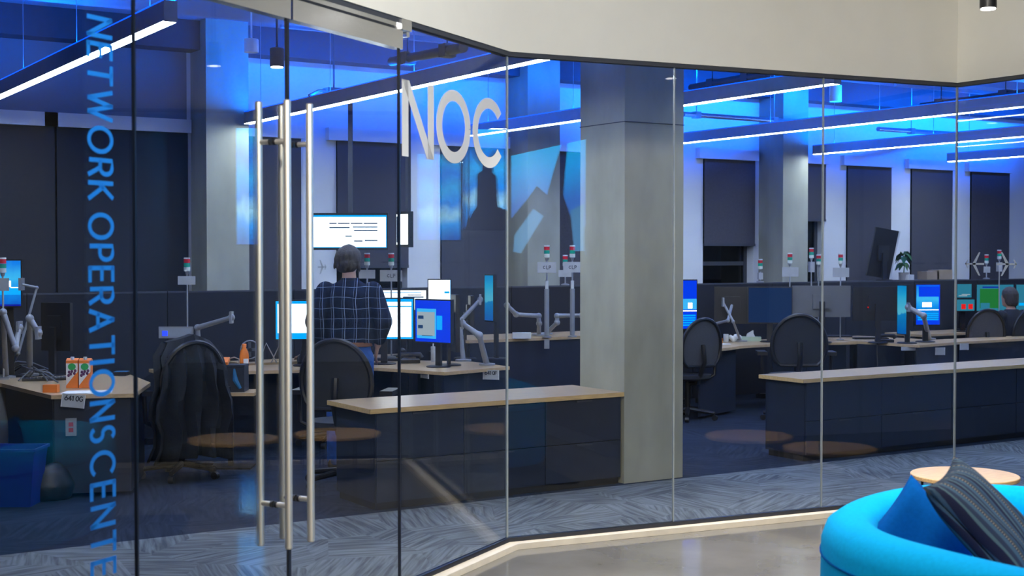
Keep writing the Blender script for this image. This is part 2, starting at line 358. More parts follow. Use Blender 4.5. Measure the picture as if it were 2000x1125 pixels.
# floors
rr = run(-0.03)
MB().prism([(0.0, 4.0)] + [tuple(p[:2]) for p in rr] + [(18.6, 2.95), (18.6, 8.22), (0.0, 8.22)], -0.1, 0.0).build('floor', K['carpet'])['kind'] = 'structure'
MB().prism([(0.0, 8.22), (18.6, 8.22), (18.6, 13.2), (0.0, 13.2)], -0.1, 0.0).build('floor', K['carpetdark'])['kind'] = 'structure'
MB().prism([(-6, -6), (8.0, -6), (8.0, 3.0)] + [tuple(p[:2]) for p in rr[::-1]] + [(0.0, 4.0), (-6, 4.0)], -0.1, -0.001).build('floor', K['polished'])['kind'] = 'structure'
# ceilings
MB().prism([(-0.2, 3.9)] + [tuple(p[:2]) for p in run(0)] + [(18.8, 2.9), (18.8, 13.4), (-0.2, 13.4)], CEIL, CEIL+0.2).build('ceiling', K['ceiling'])['kind'] = 'structure'
MB().prism([(-6.2, -6.2), (8.0, -6.2), (8.0, 3.0)] + [tuple(p[:2]) for p in run(0)[::-1]] + [(-0.2, 3.9), (-6.2, 4.0)], CEIL, CEIL+0.2).build('ceiling', K['lobbywall'])['kind'] = 'structure'
# concrete ribs under the office ceiling
for k, v in enumerate((8.6, 10.8, 12.95)):
    MB().box((0, v-0.13, CEIL-0.28), (18.6, v+0.13, CEIL-0.001)).build('beam', K['beam'] if k == 2 else K['ceiling'])['kind'] = 'structure'

# back wall with windows behind roller blinds, on a 1.25 m module
WV = 13.1
BAYS = [(11.13+1.25*k, 11.97+1.25*k) for k in range(-5, 5)]
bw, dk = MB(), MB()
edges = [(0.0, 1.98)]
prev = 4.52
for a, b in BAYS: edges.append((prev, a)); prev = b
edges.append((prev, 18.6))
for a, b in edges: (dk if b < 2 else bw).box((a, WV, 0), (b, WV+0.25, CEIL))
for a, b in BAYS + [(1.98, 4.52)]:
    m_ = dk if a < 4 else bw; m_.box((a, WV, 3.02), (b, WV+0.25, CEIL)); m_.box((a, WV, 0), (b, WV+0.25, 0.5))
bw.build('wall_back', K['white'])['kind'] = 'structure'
dk.build('wall_back', K['whitedim'])['kind'] = 'structure'  # weaker light at this end is painted in as a darker grey
MB().box((-0.2, 3.9, 0), (0.0, 13.35, CEIL)).build('wall_left', K['beam'])['kind'] = 'structure'
MB().box((18.6, 2.9, 0), (18.8, 13.35, CEIL)).build('wall_right', K['white'])['kind'] = 'structure'
MB().box((7.76, 2.8, 0), (18.6, 2.95, CEIL)).build('wall_side', K['white'])['kind'] = 'structure'
MB().box((6.27, -6, 0), (6.55, 3.75, CEIL)).box((6.55, 3.55, 0), (7.7, 3.75, CEIL)).build('wall_lobby', K['lobbydark'])['kind'] = 'structure'
MB().box((6.235, -6, 0), (6.268, 3.76, 0.11)).build('baseboard_lobby', K['alu'])['kind'] = 'structure'
MB().box((-6.2, -6.2, 0), (6.3, -6.0, CEIL)).build('wall_rear', K['lobbywall'])['kind'] = 'structure'
MB().box((-6.2, -6.0, 0), (-6.0, 4.2, CEIL)).box((-6.0, 4.0, 0), (-0.2, 4.2, CEIL)).build('wall_lobby_end', K['lobbywall'])['kind'] = 'structure'

blind_names = {-5: 'blind behind the double pull handles', -4: 'blind behind the bright wall screens', -3: 'blind below the letter C', -2: 'blind beside the big concrete column'}
blind_drop = {-4: 1.62, 0: 1.87, 1: 2.2}
def make_window(n, a, b):
    wn = thing('window_%d' % n, None, None, (a, WV+0.12, 0.5), 0, None, 'structure')
    wd = b-a
    MB().box((0, 0, 0), (0.05, 0.06, 2.52)).box((wd-0.05, 0, 0), (wd, 0.06, 2.52)).box((0.05, 0, 0), (wd-0.05, 0.06, 0.05)).box((0.05, 0, 2.47), (wd-0.05, 0.06, 2.52)).box((0.05, 0.005, 1.1), (wd-0.05, 0.055, 1.15)).build('frame', K['beam'], wn)
    MB().box((0.05, 0.02, 0.05), (wd-0.05, 0.032, 1.1)).build('pane', K['winglass'], wn)
    MB().box((0.05, 0.02, 1.15), (wd-0.05, 0.032, 2.47)).build('pane', K['winglass'], wn)
def make_blind(a, b, z, label, m='blind'):
    t = thing('roller_blind', label, 'blind', ((a+b)/2, WV-0.03, 2.93), 0, 'grey roller blinds on the back wall')
    h = (b-a)/2
    MB().box((-h-0.12, -0.05, 0.0), (h+0.02, 0.028, 0.13)).build('cassette', K['white'], t, bevel=0.008)
    MB().box((-h, 0.0, z-2.93), (h, 0.006, 0.0)).build('fabric', K[m], t)
    MB().cbox((0, 0.003, z-2.94), (2*h, 0.022, 0.03)).build('bottom_bar', K['beam'], t, bevel=0.004)
for i, (a, b) in enumerate(BAYS):
    k = i-5
    make_window(i+10, a, b)
    nm = {-5: 'grey roller blind seen behind the door pull handles', -4: 'grey roller blind behind the lit wall screens, part lowered', -3: 'grey roller blind on the back wall under the letter C', -2: 'grey roller blind hidden beside the big concrete column', -1: 'grey roller blind hidden behind the big concrete column',
          0: 'grey roller blind stopping short above a dark window, beside the big column', 1: 'narrow showing grey roller blind beside the slim back column', 2: 'grey roller blind behind the tall tilted panel', 3: 'grey roller blind above the potted plant and boxes', 4: 'grey roller blind behind the green map screen'}[k]
    make_blind(a, b, blind_drop.get(k, 0.95), nm)
make_window(8, 1.98, 3.24); make_window(9, 3.26, 4.52)
make_blind(1.98, 3.24, 0.95, 'very wide grey roller blind above the blue portrait monitor', 'blinddim')  # both wide blinds: dimmer light here is put into a darker fabric
make_blind(3.26, 4.52, 0.95, 'very wide grey roller blind beyond the vertical lettering', 'blinddim')

# columns of concrete
MB().box((6.25, 8.26, 0), (6.82, 8.84, CEIL)).build('column', K['concrete'], bevel=0.012)['kind'] = 'structure'
for u in (4.56, 8.24, 12.06):
    MB().box((u, 12.66, 0), (u+0.43, WV, CEIL)).build('column', K['concrete'], bevel=0.01)['kind'] = 'structure'
# formwork joints and the scuffed plaster foot of the big column
MB().box((6.245, 8.255, 2.74), (6.825, 8.845, 2.746)).build('trim_4', K['beam'])['kind'] = 'structure'

# ------------------------------------------------------------------ glass wall
def along(P, d, s, n, off, z=0): q = P + d*s + n*off; return Vector((q.x, q.y, z))
def pane_obj(name, P, d, n, s0, s1, z0, z1, parent, t=0.012):
    a, b = P + d*s0, P + d*s1
    pts = [(a + n*t/2)[:2], (b + n*t/2)[:2], (b - n*t/2)[:2], (a - n*t/2)[:2]]
    return MB().prism(pts, z0, z1).build(name, K['glass'], parent, smooth=0)
def strip(name, P, d, n, s, z0, z1, parent, m, wd=0.006, t=0.016):
    a, b = P + d*(s-wd/2), P + d*(s+wd/2)
    return MB().prism([(a + n*t/2)[:2], (b + n*t/2)[:2], (b - n*t/2)[:2], (a - n*t/2)[:2]], z0, z1).build(name, m, parent, smooth=0)
def sL(px):        # distance back from the first corner along the door run
    r = (px-1000)/FPX; return -((-0.03) - r*8.07)/(0.902*r - 0.432)*-1
def sM(px):
    r = (px-1000)/FPX; l = (C2-C1).length; return l*(r*8.07+0.03)/(3.13 - 1.47*r)
Z0, Z1 = 0.06, GLASS_TOP-0.025
def fixed(name, P, d, n, s0, s1, seam=True, m='seal'):
    o = thing(name, None, None, (0, 0, 0), 0, None, 'structure')
    pane_obj('pane', P, d, n, s0+0.003, s1-0.003, Z0, Z1, o)
    if seam: strip('seal', P, d, n, s1, Z0, Z1, o, K[m])
    return o
# distances along the door run, measured back from the first corner
a780, a562, a262 = -sL(780), -sL(562), -sL(262)
if a780 > 0: a780, a562, a262 = -a780, -a562, -a262
fixed('window_1', C1, dL, nL, -5.0, a262-0.006, False)
fixed('window_2', C1, dL, nL, a780+0.006, -0.004, False)
lm = (C2-C1).length
fixed('window_3', C1, dM, nM, 0.004, lm/3)
fixed('window_4', C1, dM, nM, lm/3, 2*lm/3)
fixed('window_5', C1, dM, nM, 2*lm/3, lm-0.006, False)
fixed('window_6', C2, dR, nR, 0.004, 1.2)
fixed('window_7', C2, dR, nR, 1.2, 3.35, False)
for nm, P, d, n in (('trim_5', C1, dM, nM), ('trim_6', C2, dR, nR)):
    strip(nm, P, d, n, 0, Z0, Z1, None, K['seal'], 0.011, 0.014)['kind'] = 'structure'

def make_door(name, s0, s1, s_handle):
    o = thing(name, None, None, tuple(along(C1, dL, s0, nL, 0)), 0, None, 'structure')
    inv = Matrix.Translation(-Vector(o.location))
    def par(ch): ch.data.transform(inv); ch.parent = o; return ch
    par(pane_obj('pane', C1, dL, nL, s0+0.006, s1-0.006, 0.02+Z0, 2.80, None))
    for s in (s0+0.004, s1-0.004): par(strip('edge_seal', C1, dL, nL, s, Z0, 2.775, None, K['gasket'], 0.009, 0.014))
    a, b = C1 + dL*(s0+0.008), C1 + dL*(s1-0.008)
    def barbox(o0, o1, z0, z1): return MB().prism([(a + nL*o1)[:2], (b + nL*o1)[:2], (b + nL*o0)[:2], (a + nL*o0)[:2]], z0, z1)
    par(barbox(-0.025, 0.028, 2.775, 2.868).build('top_rail', K['rail'], None, bevel=0.004))
    par(barbox(-0.02, 0.02, 2.868, 2.884).build('gap_seal', K['gasket'], None))
    par(barbox(-0.03, 0.02, 2.884, GLASS_TOP).build('header_channel', K['rail'], None))
    par(barbox(-0.02, 0.02, Z0, 0.085).build('floor_seal', K['rail'], None))
    h = bpy.data.objects.new('pull_handle', None); COL.objects.link(h); h.parent = o
    c = along(C1, dL, s_handle, nL, 0) - Vector(o.location); h.location = c
    h['label'] = 'pair of long brushed steel bars through the glass'
    for sd in (1, -1):
        q = nL*0.075*sd
        MB().lathe([(0.012, 0.455), (0.0165, 0.460), (0.0165, 2.405), (0.012, 2.41)], 20, (q.x, q.y, 0)).build('bar', K['steel'], h)
        for z in (0.645, 2.23):
            MB().tube([nL*0.016*sd + Vector((0, 0, z)), q + Vector((0, 0, z))], 0.012, 14).build('standoff', K['steel'], h)
            MB().tube([nL*0.0065*sd + Vector((0, 0, z)), nL*0.017*sd + Vector((0, 0, z))], 0.015, 14).build('collar', K['black'], h)
    return o
make_door('door_1', a262, a562, -sL(534) if sL(534) > 0 else sL(534))
make_door('door_2', a562, a780, -sL(578) if sL(578) > 0 else sL(578))
q = along(C1, dL, a780+0.02, nL, 0.0)
tg = MB().at(q, math.atan2(dL.y, dL.x)); tg.cbox((0.0, 0, 2.90), (0.10, 0.07, 0.055)).cbox((0.03, 0, 2.86), (0.03, 0.05, 0.03))
tag(tg.build('glass_clamp', K['rail'], None, bevel=0.004), 'small satin clamp at the top corner beside the NOC pane', 'clamp')

# lettering on the glass
def stroke(pts, wd):                      # polyline stroke with constant width, returns quads in (x, y)
    out = []; n = len(pts); Ls = []; Rs = []
    for i in range(n):
        p0, p1 = Vector(pts[max(i-1, 0)]), Vector(pts[min(i+1, n-1)])
        d = (p1-p0).normalized(); nn = Vector((-d.y, d.x))
        Ls.append(Vector(pts[i])+nn*wd/2); Rs.append(Vector(pts[i])-nn*wd/2)
    return [(Ls[i], Ls[i+1], Rs[i+1], Rs[i]) for i in range(n-1)]
def letter_plate(mb, quads, t=0.0012):
    for q in quads:
        a = [mb.v((p[0], 0, p[1])) for p in q]; b = [mb.v((p[0], -t, p[1])) for p in q]
        mb.f(a); mb.f(b[::-1])
        for i in range(4): mb.f([a[i], a[(i+1) % 4], b[(i+1) % 4], b[i]])
def arc(cx, cy, rx, ry, a0, a1, n=40):
    return [(cx+rx*math.cos(R(a0+(a1-a0)*k/n)), cy+ry*math.sin(R(a0+(a1-a0)*k/n))) for k in range(n+1)]
ang = math.atan2(dL.y, dL.x)
noc = thing('glass_lettering', 'large white letters NOC on the glass pane beside the doors', 'lettering', tuple(along(C1, dL, -sL(783) if sL(783) > 0 else sL(783), nL, 0.0075, 2.24)), ang)
H, sw = 0.39, 0.062
for nm, qs in (('N', [((0, 0), (0.062, 0), (0.062, H), (0, H)), ((0.258, 0), (0.320, 0), (0.320, H), (0.258, H)), ((0, H), (0.070, H), (0.320, 0), (0.25, 0))]),
               ('O', stroke(arc(0.535, H/2, 0.158, H/2-0.026, 0, 360, 48), sw)),
               ('C', stroke(arc(0.945, H/2, 0.165, H/2-0.026, 38, 322, 40), sw))):
    mb = MB(); letter_plate(mb, qs); mb.build('letter', K['vinyl'], noc, smooth=0)
noc.scale = (1.045, 1, 1)

GL = dict(N=([[(0, 0), (0, 1), (.72, 0), (.72, 1)]], .72), E=([[(.55, 1), (0, 1), (0, 0), (.55, 0)], [(0, .52), (.5, .52)]], .55), T=([[(0, 1), (.7, 1)], [(.35, 1), (.35, 0)]], .7),
          W=([[(0, 1), (.3, 0), (.58, 1), (.86, 0), (1.16, 1)]], 1.16), O=([arc(.5, .5, .5, .5, 0, 360, 28)], 1.0), R=([[(0, 0), (0, 1), (.32, 1)] + arc(.32, .74, .26, .26, 90, -90, 10) + [(0, .48)], [(.3, .48), (.6, 0)]], .6),
          K=([[(0, 0), (0, 1)], [(.6, 1), (0, .42)], [(.18, .58), (.64, 0)]], .64), P=([[(0, 0), (0, 1), (.32, 1)] + arc(.32, .72, .28, .28, 90, -90, 10) + [(0, .44)]], .6), A=([[(0, 0), (.41, 1), (.82, 0)], [(.15, .33), (.67, .33)]], .82),
          I=([[(0, 0), (0, 1)]], 0.06), S=([arc(.3, .745, .25, .255, 40, 250, 12) + arc(.3, .255, .27, .255, 80, -150, 12)], .58), C=([arc(.48, .5, .48, .5, 45, 315, 26)], .86))
def strokes_sharp(pts, wd):               # straight strokes with mitred overlap
    qs = []
    for a, b in zip(pts, pts[1:]):
        a, b = Vector(a), Vector(b); d = (b-a).normalized(); nn = Vector((-d.y, d.x))*wd/2; e = d*wd*0.35
        qs.append((a-e+nn, b+e+nn, b+e-nn, a-e-nn))
    return qs
px_s = -sL(172) if sL(172) > 0 else sL(172)
vt = thing('glass_lettering', 'tall blue vertical lettering NETWORK OPERATIONS CENTER on the glass', 'lettering', tuple(along(C1, dL, px_s, nL, 0.0078, 0)), ang)
cap = 0.118
def vword(word, z0, z1):
    tot = sum(GL[c][1] for c in word) + 0.36*(len(word)-1); sc = (z0-z1)/tot; z = z0
    for c in word:
        mb = MB()
        for pl in GL[c][0]:
            pts = [(y*cap, z - x*sc) for x, y in pl]
            qs = stroke(pts, 0.0165) if len(pl) > 9 else strokes_sharp(pts, 0.0165)
            letter_plate(mb, qs)
        mb.build('letter', K['bluevinyl'], vt, smooth=0); z -= (GL[c][1]+0.36)*sc
zv = lambda y: EYE - (y-497)*5.0/FPX
vword('NETWORK', zv(40), zv(388)); vword('OPERATIONS', zv(420), zv(860)); vword('CENTER', zv(884), zv(1172))

def plane_shape(mb, x, z, s, flip=1):
    letter_plate(mb, [[Vector((x+flip*a*s, z+b*s)) for a, b in q] for q in (
        ((-.5, -.045), (.5, -.03), (.5, .03), (-.5, .045)), ((-.05, .0), (.12, .0), (-.22, .5), (-.30, .5)), ((-.05, 0), (.12, 0), (-.22, -.5), (-.30, -.5)),
        ((.42, 0), (.5, 0), (.38, .18), (.33, .18)), ((.42, 0), (.5, 0), (.38, -.18), (.33, -.18)))])
for px, P, d, n, lb, fl in ((1905, C2, dR, nR, 'frosted airplane decal on the end pane, the one beside the seam', -1), (1968, C2, dR, nR, 'frosted airplane decal on the end pane, farther from the seam', 1), (626, C1, dL, nL, 'frosted airplane decal on the door glass beside the standing man', 1)):
    mb = MB()
    if P is C1: s = -abs(sL(px)); pos = along(P, d, s, n, 0.0085, EYE - 25*6.2/FPX); aa = ang; sz = 0.065
    else:
        r = (px-1000)/FPX; vv = C2.x*(math.cos(TH) - r*math.sin(TH))/(math.sin(TH) + r*math.cos(TH)); pos = Vector((C2.x-0.0085, vv, EYE - 19*9.2/FPX)); aa = R(-90); sz = 0.16
    plane_shape(mb, 0, 0, sz, fl)
    tag(mb.build('airplane_decal', K['frost'], None, smooth=0, loc=pos, rz=aa), lb, 'decal', 'airplane decals on the glass')

# ------------------------------------------------------------------ suspended lights, pipes and ducts
lab = ['linear pendant with its lit end crossing the vertical lettering', 'linear pendant running behind the door handles and the NOC letters', 'linear pendant passing behind the big concrete column', 'linear pendant crossing both panes beyond the big column', 'linear pendant starting just before the second seam past the column',
       'shortest showing linear pendant, beside the folded corner of the glass', 'linear pendant deep in the far end of the office', 'linear pendant before the video wall']
def make_pendant():
    t = thing('linear_pendant', lab[0], 'pendant light', (2.42, 7.27, 3.0), 0, 'linear pendants over the desks')
    Ln = 5.28
    MB().box((-0.035, 0, 0.004), (0.035, Ln, 0.100)).box((-0.035, 0, 0.1001), (-0.031, Ln, 0.114)).box((0.031, 0, 0.1001), (0.035, Ln, 0.114)).build('body', K['alu'], t)
    MB().box((-0.034, 0.004, 0), (0.034, Ln-0.004, 0.0038)).build('diffuser', K['lens'], t)
    MB().box((-0.0300, 0.004, 0.1005), (0.0300, Ln-0.004, 0.1198)).build('uplight', K['uplight'], t)
    MB().box((-0.0355, 0, 0.1142), (-0.0305, Ln, 0.120)).box((0.0305, 0, 0.1142), (0.0355, Ln, 0.120)).build('glowing_edge', K['e_edge'], t)
    for y in (-0.004, Ln+0.004): MB().cbox((0, y, 0.058), (0.074, 0.008, 0.118)).build('end_cap', K['alu'], t, bevel=0.002)
    for y in (0.35, 1.9, 3.4, 4.95): MB().tube([(0, y, 0.119), (0, y, 1.0)], 0.003, 6).build('cable', K['alu'], t)
    return t
pend = make_pendant()
for k in range(1, 6): copy_thing(pend, (2.42+2.52*k, 7.27, 3.0), 0, lab[k])

for i, u in enumerate((5.0, 9.1, 13.2)):  # added blue lamps that tint the upper back wall
    t = thing('added_wash_light', ('added blue wash strip hung above the standing man', 'added blue wash strip hung behind the big column', 'added blue wash strip hung past the folded corner')[i], 'added light', (u, 11.9, 3.84))
    MB().box((0, -0.05, 0), (3.9, 0.0, 0.06)).build('housing', K['ceiling'], t, bevel=0.004)
    for x in (0.3, 3.6): MB().tube([(x, -0.02, 0.06), (x, -0.02, 0.16)], 0.008, 6).build('hanger', K['ceiling'], t)
    l = bpy.data.lights.new('wash', 'AREA'); l.shape = 'RECTANGLE'; l.size, l.size_y = 3.8, 0.04; l.energy = ADDED_WASH*(0.38, 0.85, 1.0)[i]; l.color = (0.0, 0.115, 1.0); l.spread = R(75)
    o = bpy.data.objects.new('wash', l); COL.objects.link(o); o.parent = t; o.location = (1.95, 0.006, 0.03); o.rotation_euler = Vector((0, 1, -0.22)).to_track_quat('-Z', 'Y').to_euler()
def can(name, loc, label, r, h, m, lens=True, power=0, drop=0, grp=None):
    t = thing(name, label, 'downlight', loc, 0, grp)
    MB().lathe([(r*0.98, 0.002), (r, 0.01), (r, h), (r*0.9, h+0.005)], 20).build('can', m, t)
    if lens: MB().lathe([(r*0.86, -0.004), (r*0.86, 0.0015)], 20).build('lens', K['spotlens'], t)
    if loc[2]+h < CEIL-0.03: MB().tube([(0, 0, h+0.004), (0, 0, CEIL-loc[2])], 0.008, 8).build('stem', m, t)
    if power:
        l = bpy.data.lights.new('spot', 'SPOT'); l.energy = power; l.color = WARM; l.spot_size = R(64); l.spot_blend = 0.6; l.shadow_soft_size = r
        o = bpy.data.objects.new('spot', l); COL.objects.link(o); o.parent = t; o.location = (0, 0, -0.02)
    return t
can('lobby_downlight', tuple(W(1930, 17, 7.5)), 'black cylinder downlight hanging in front of the cream bulkhead', 0.045, 0.16, K['black'], power=60)
for i, (s, pw) in enumerate(((0.45, 210), (1.55, 180), (2.6, 110))):  # unseen downlights added to light the carpet, curb and column
    q = along(C1, dM, s, nM, 0.62, 3.78)
    can('lobby_downlight', tuple(q), '%s added black cylinder downlight from the doors, above the folded glass' % ('first', 'second', 'third')[i], 0.06, 0.2, K['black'], power=pw, grp='added downlights along the glass')
for i, s in enumerate((-3.0, -1.3)):  # two more added out of view along the door run
    q = along(C1, dL, s, nL, 0.8, 3.78)
    can('lobby_downlight', tuple(q), ('added black cylinder downlight above the lettered pane', 'added black cylinder downlight above the double doors')[i], 0.06, 0.2, K['black'], power=(35, 70)[i], grp='added downlights along the glass')
can('lobby_downlight', (7.15, 5.72, 3.6), 'added black cylinder downlight above the coffee table by the glass', 0.06, 0.2, K['black'], power=130)  # added out of view to brighten the coffee table
can('ceiling_can', tuple(W(491, 103, 10.5)), 'pale unlit can light near the doors, hung from the blue ceiling', 0.055, 0.10, K['white'], False)
can('ceiling_can', tuple(W(541, 131, 9.8)), 'dark can light with a glowing lens behind the door seam', 0.05, 0.13, K['beam'], True)
can('ceiling_can', tuple(W(1632, 199, 13.5)), 'pale can light between the pendants past the column', 0.06, 0.16, K['white'], False)

def pipe(name, pts, r, m, label, hangers=()):
    t = thing(name, label, 'pipe', pts[0], 0)
    o = Vector(pts[0]); MB().tube([Vector(p)-o for p in pts], r, 10).build('run', m, t)
    for f in hangers:
        p = Vector(pts[0]).lerp(Vector(pts[-1]), f)-o
        MB().tube([p, (p.x, p.y, CEIL-o.z)], 0.006, 6).build('hanger', m, t); MB().cbox(p, (r*2.6, r*2.6, r*2.6)).build('clip', m, t, bevel=0.004)
p0, p1 = W(765, 120, 10.6), W(905, 93, 9.2)
pipe('ceiling_pipe', [p0, p1], 0.035, K['beam'], 'dark pipe hung above the NOC letters', (0.25, 0.8))
p0, p1 = W(1350, 171, 14.2), W(1500, 143, 12.6)
pipe('ceiling_pipe', [p0, p1], 0.035, K['beam'], 'dark pipe above the pendants beside the big column', (0.3, 0.75))
p0, p1 = W(1335, 223, 15.5), W(1565, 239, 17.3)
pipe('ceiling_pipe', [p0, p1], 0.03, K['alu'], 'thin grey pipe along the back wall above the slim column', (0.1, 0.75))
p0, p1 = W(1715, 252, 17.9), W(1870, 262, 19.3)
pipe('ceiling_pipe', [p0, p1], 0.03, K['alu'], 'thin grey pipe along the back wall near the folded corner', (0.4,))
p0, p1 = W(1800, 208, 15.0), W(2010, 180, 13.4)
pipe('ceiling_pipe', [p0, p1], 0.04, K['beam'], 'dark pipe above the pendants at the folded corner', (0.2, 0.8))
d = thing('air_duct', 'broad round blue-lit duct high near the doors', 'duct', (3.0, 8.9, 3.72))
MB().tube([(-2.5, 1.2, 0), (2.3, 1.2, 0)], 0.17, 16).build('run', K['ceiling'], d)
d = thing('air_duct', 'broad round blue-lit duct high beyond the column', 'duct', (10.2, 9.3, 3.72))
MB().tube([(-2.4, 0, 0), (6.0, 0, 0)], 0.17, 16).build('run', K['ceiling'], d)
# projector arm hanging near the back wall
c = W(652, 178, 12.0); t = thing('ceiling_mount', 'thin hanging mount with two curved arms near the ceiling', 'mount', tuple(c))
MB().tube([(0, 0, 0.02), (0, 0, CEIL-c.z)], 0.008, 6).build('rod', K['beam'], t)
MB().cbox((0, 0, 0), (0.16, 0.12, 0.05)).build('hub', K['beam'], t, bevel=0.01)
for sd in (-1, 1): MB().tube([(0.07*sd, 0, 0), (0.14*sd, -0.02*sd, -0.005), (0.22*sd, -0.05*sd, -0.05)], 0.012, 6).build('arm', K['beam'], t)

# ------------------------------------------------------------------ screens mounted in the lobby and at the far end (seen mirrored in the glass)
t = thing('wall_television', 'large lobby television showing an airplane wing, mirrored in the glass', 'television', (6.20, 2.10, 1.69), R(-90))
MB().box((-1.10, 0.0, -0.03), (1.10, 0.06, 1.10)).build('housing', K['black'], t, bevel=0.006)
sc_ = MB().box((-1.07, -0.004, 0.0), (1.07, -0.001, 1.07)).build('screen', K['e_tvsky'], t)
MB().prism([(-1.07, 0), (1.07, 0), (1.07, 0.42), (0.55, 0.60), (0.25, 0.72), (-0.05, 0.62), (-0.2, 0.8), (-0.45, 1.07), (-0.62, 1.07), (-0.5, 0.6), (-0.75, 0.35), (-1.07, 0.3)], -0.002, 0).at().build('mountain', K['e_tvdark'], sc_)
sc_.children[0].rotation_euler = (R(90), 0, 0); sc_.children[0].location = (0, -0.0045, 0)
o = MB().prism([(1.0, 0.08), (0.75, 0.06), (0.05, 0.42), (0.35, 0.5), (0.95, 0.25)], -0.002, 0).build('wing', K['e_tvwing'], sc_); o.rotation_euler = (R(90), 0, 0); o.location = (0, -0.007, 0)
o = MB().prism([(-0.8, 0.08), (-1.05, 0.08), (-1.05, 0.5), (-0.7, 0.45)], -0.002, 0).build('wing', K['e_tvwing'], sc_); o.rotation_euler = (R(90), 0, 0); o.location = (0, -0.007, 0)
for lb, u, v0, v1, z0, z1, sil in (('hanging video screen with pale clouds in the office, mirrored in the NOC pane', 11.6, 6.62, 7.09, 1.90, 2.86, False),
                               ('taller hanging video screen with a dark tower, mirrored in the NOC pane', 11.6, 7.13, 7.66, 2.02, 3.14, True),
                               ('video wall with a blue sky at the far end, mirrored in the door', 18.56, 4.02, 4.42, 1.9, 3.76, False)):
    wd, h = v1-v0, z1-z0
    t = thing('video_screen', lb, 'video screen', (u, v0, z0), R(90))
    MB().box((-0.012, 0.0, -0.012), (wd+0.012, 0.035, h+0.012)).build('housing', K['black'], t)
    s = MB().box((0, 0.036, 0), (wd, 0.039, h)).build('screen', K['e_wall'], t)
    if u < 18: 
        for x in (0.1, wd-0.1): MB().tube([(x, 0.017, h+0.012), (x, 0.017, CEIL-z0)], 0.012, 8).build('hanger', K['beam'], t)
    if sil:
        o = MB().prism([(0.0, 0.0), (0.06, 0.12), (0.14, 0.26), (0.15, 0.62), (0.20, 0.66), (0.21, 0.80), (0.32, 0.80), (0.33, 0.64), (0.37, 0.60), (0.39, 0.26), (0.50, 0.20), (0.53, 0.0)], 0, 0.002).build('tower_silhouette', K['e_tvdark'], s)
        o.rotation_euler = (R(90), 0, 0); o.location = (0, 0.042, 0)

# ------------------------------------------------------------------ furniture builders
def face_front(mb, x0, z0, x1, z1, y, t=0.018): return mb.box((x0, y, z0), (x1, y+t, z1))
def credenza(loc, L_, D, Hh, cols, label, label_end=0):
    t = thing('credenza', label, 'cabinet', loc)
    MB().box((0.03, 0.03, 0.05), (L_, D-0.02, Hh-0.035)).build('carcass', K['navy'], t)
    MB().box((0.04, 0.05, 0.0), (L_, D-0.05, 0.05)).build('plinth', K['black'], t)
    MB().box((-0.03, -0.02, Hh-0.034), (L_, D, Hh-0.001)).build('worktop', K['wood'], t, bevel=0.003)
    MB().box((-0.034, -0.024, Hh-0.033), (L_, -0.0205, Hh-0.002)).box((-0.034, -0.024, Hh-0.033), (-0.0305, D, Hh-0.002)).build('edge_band', K['oak'], t)
    wd = (L_-0.035)/cols
    for i in range(cols):
        for z0, z1 in ((0.055, 0.335), (0.34, Hh-0.04)):
            dr = face_front(MB(), 0.033+i*wd, z0, 0.033+(i+1)*wd-0.006, z1, 0.01).build('drawer', K['navy'], t, bevel=0.002)
            MB().cbox((0.033+(i+0.5)*wd, 0.006, z1-0.012), (0.14, 0.008, 0.012)).build('pull', K['beam'], dr)
    return t
credenza((4.13, 8.26, 0), 2.10, 0.66, 0.70, 3, 'dark low cabinet with oak top running up to the concrete column')
credenza((8.17, 8.31, 0), 6.4, 0.52, 0.70, 7, 'long dark low cabinet with oak top beyond the concrete column')

def desk(label, pts, legs, panels=(), z=0.74):
    c = Vector(pts[0]); t = thing('desk', label, 'desk', (c.x, c.y, 0))
    P = [(p[0]-c.x, p[1]-c.y) for p in pts]
    MB().prism(P, z-0.028, z).build('worktop', K['wood'], t, bevel=0.003)
    for a, b in panels:
        a, b = Vector(a)-c, Vector(b)-c; d = (b-a).normalized(); n = Vector((-d.y, d.x))*0.009
        MB().prism([a+n, b+n, b-n, a-n], 0.03, z-0.03).build('modesty_panel', K['navy'], t)
    for p in legs:
        x, y = p[0]-c.x, p[1]-c.y
        MB().box((x-0.03, y-0.03, 0.02), (x+0.03, y+0.03, z-0.028)).box((x-0.035, y-0.25, 0), (x+0.035, y+0.25, 0.025)).build('leg', K['blackmetal'], t, bevel=0.003)
    return t
DC = [(3.70, 11.27), (4.74, 10.98), (5.45, 10.80), (5.72, 10.08), (6.50, 10.28), (6.50, 10.95), (6.05, 11.45), (3.70, 11.75)]
desk('oak desk before the standing man with a wing towards the glass', DC, [(4.2, 11.45), (5.95, 10.9)], [((3.98, 11.62), (5.9, 11.42)), ((5.74, 10.14), (6.46, 10.33))])
DL = [(2.32, 11.05), (2.42, 9.92), (2.96, 9.72), (3.32, 10.5), (3.42, 11.5), (1.6, 11.5)]
desk('oak desk carrying the juice cartons beyond the vertical lettering', DL, [(3.1, 11.1), (2.0, 11.2)], [((2.45, 9.95), (2.94, 9.78)), ((2.45, 9.97), (2.35, 11.0)), ((2.94, 9.78), (3.26, 10.5))])
DCR = [(6.62, 11.2), (8.75, 11.2), (8.75, 11.95), (6.62, 11.95)]
desk('raised dark fronted desk under the two signal lights by the column', DCR, [(7.0, 11.7), (8.4, 11.7)], [((6.64, 11.22), (8.73, 11.22)), ((6.64, 11.23), (6.64, 11.9))], 0.92)
DB = [(9.1, 11.55), (9.3, 10.95), (9.85, 11.12), (10.1, 11.25), (10.7, 11.3), (11.68, 11.05), (11.68, 11.98), (9.1, 12.05)]
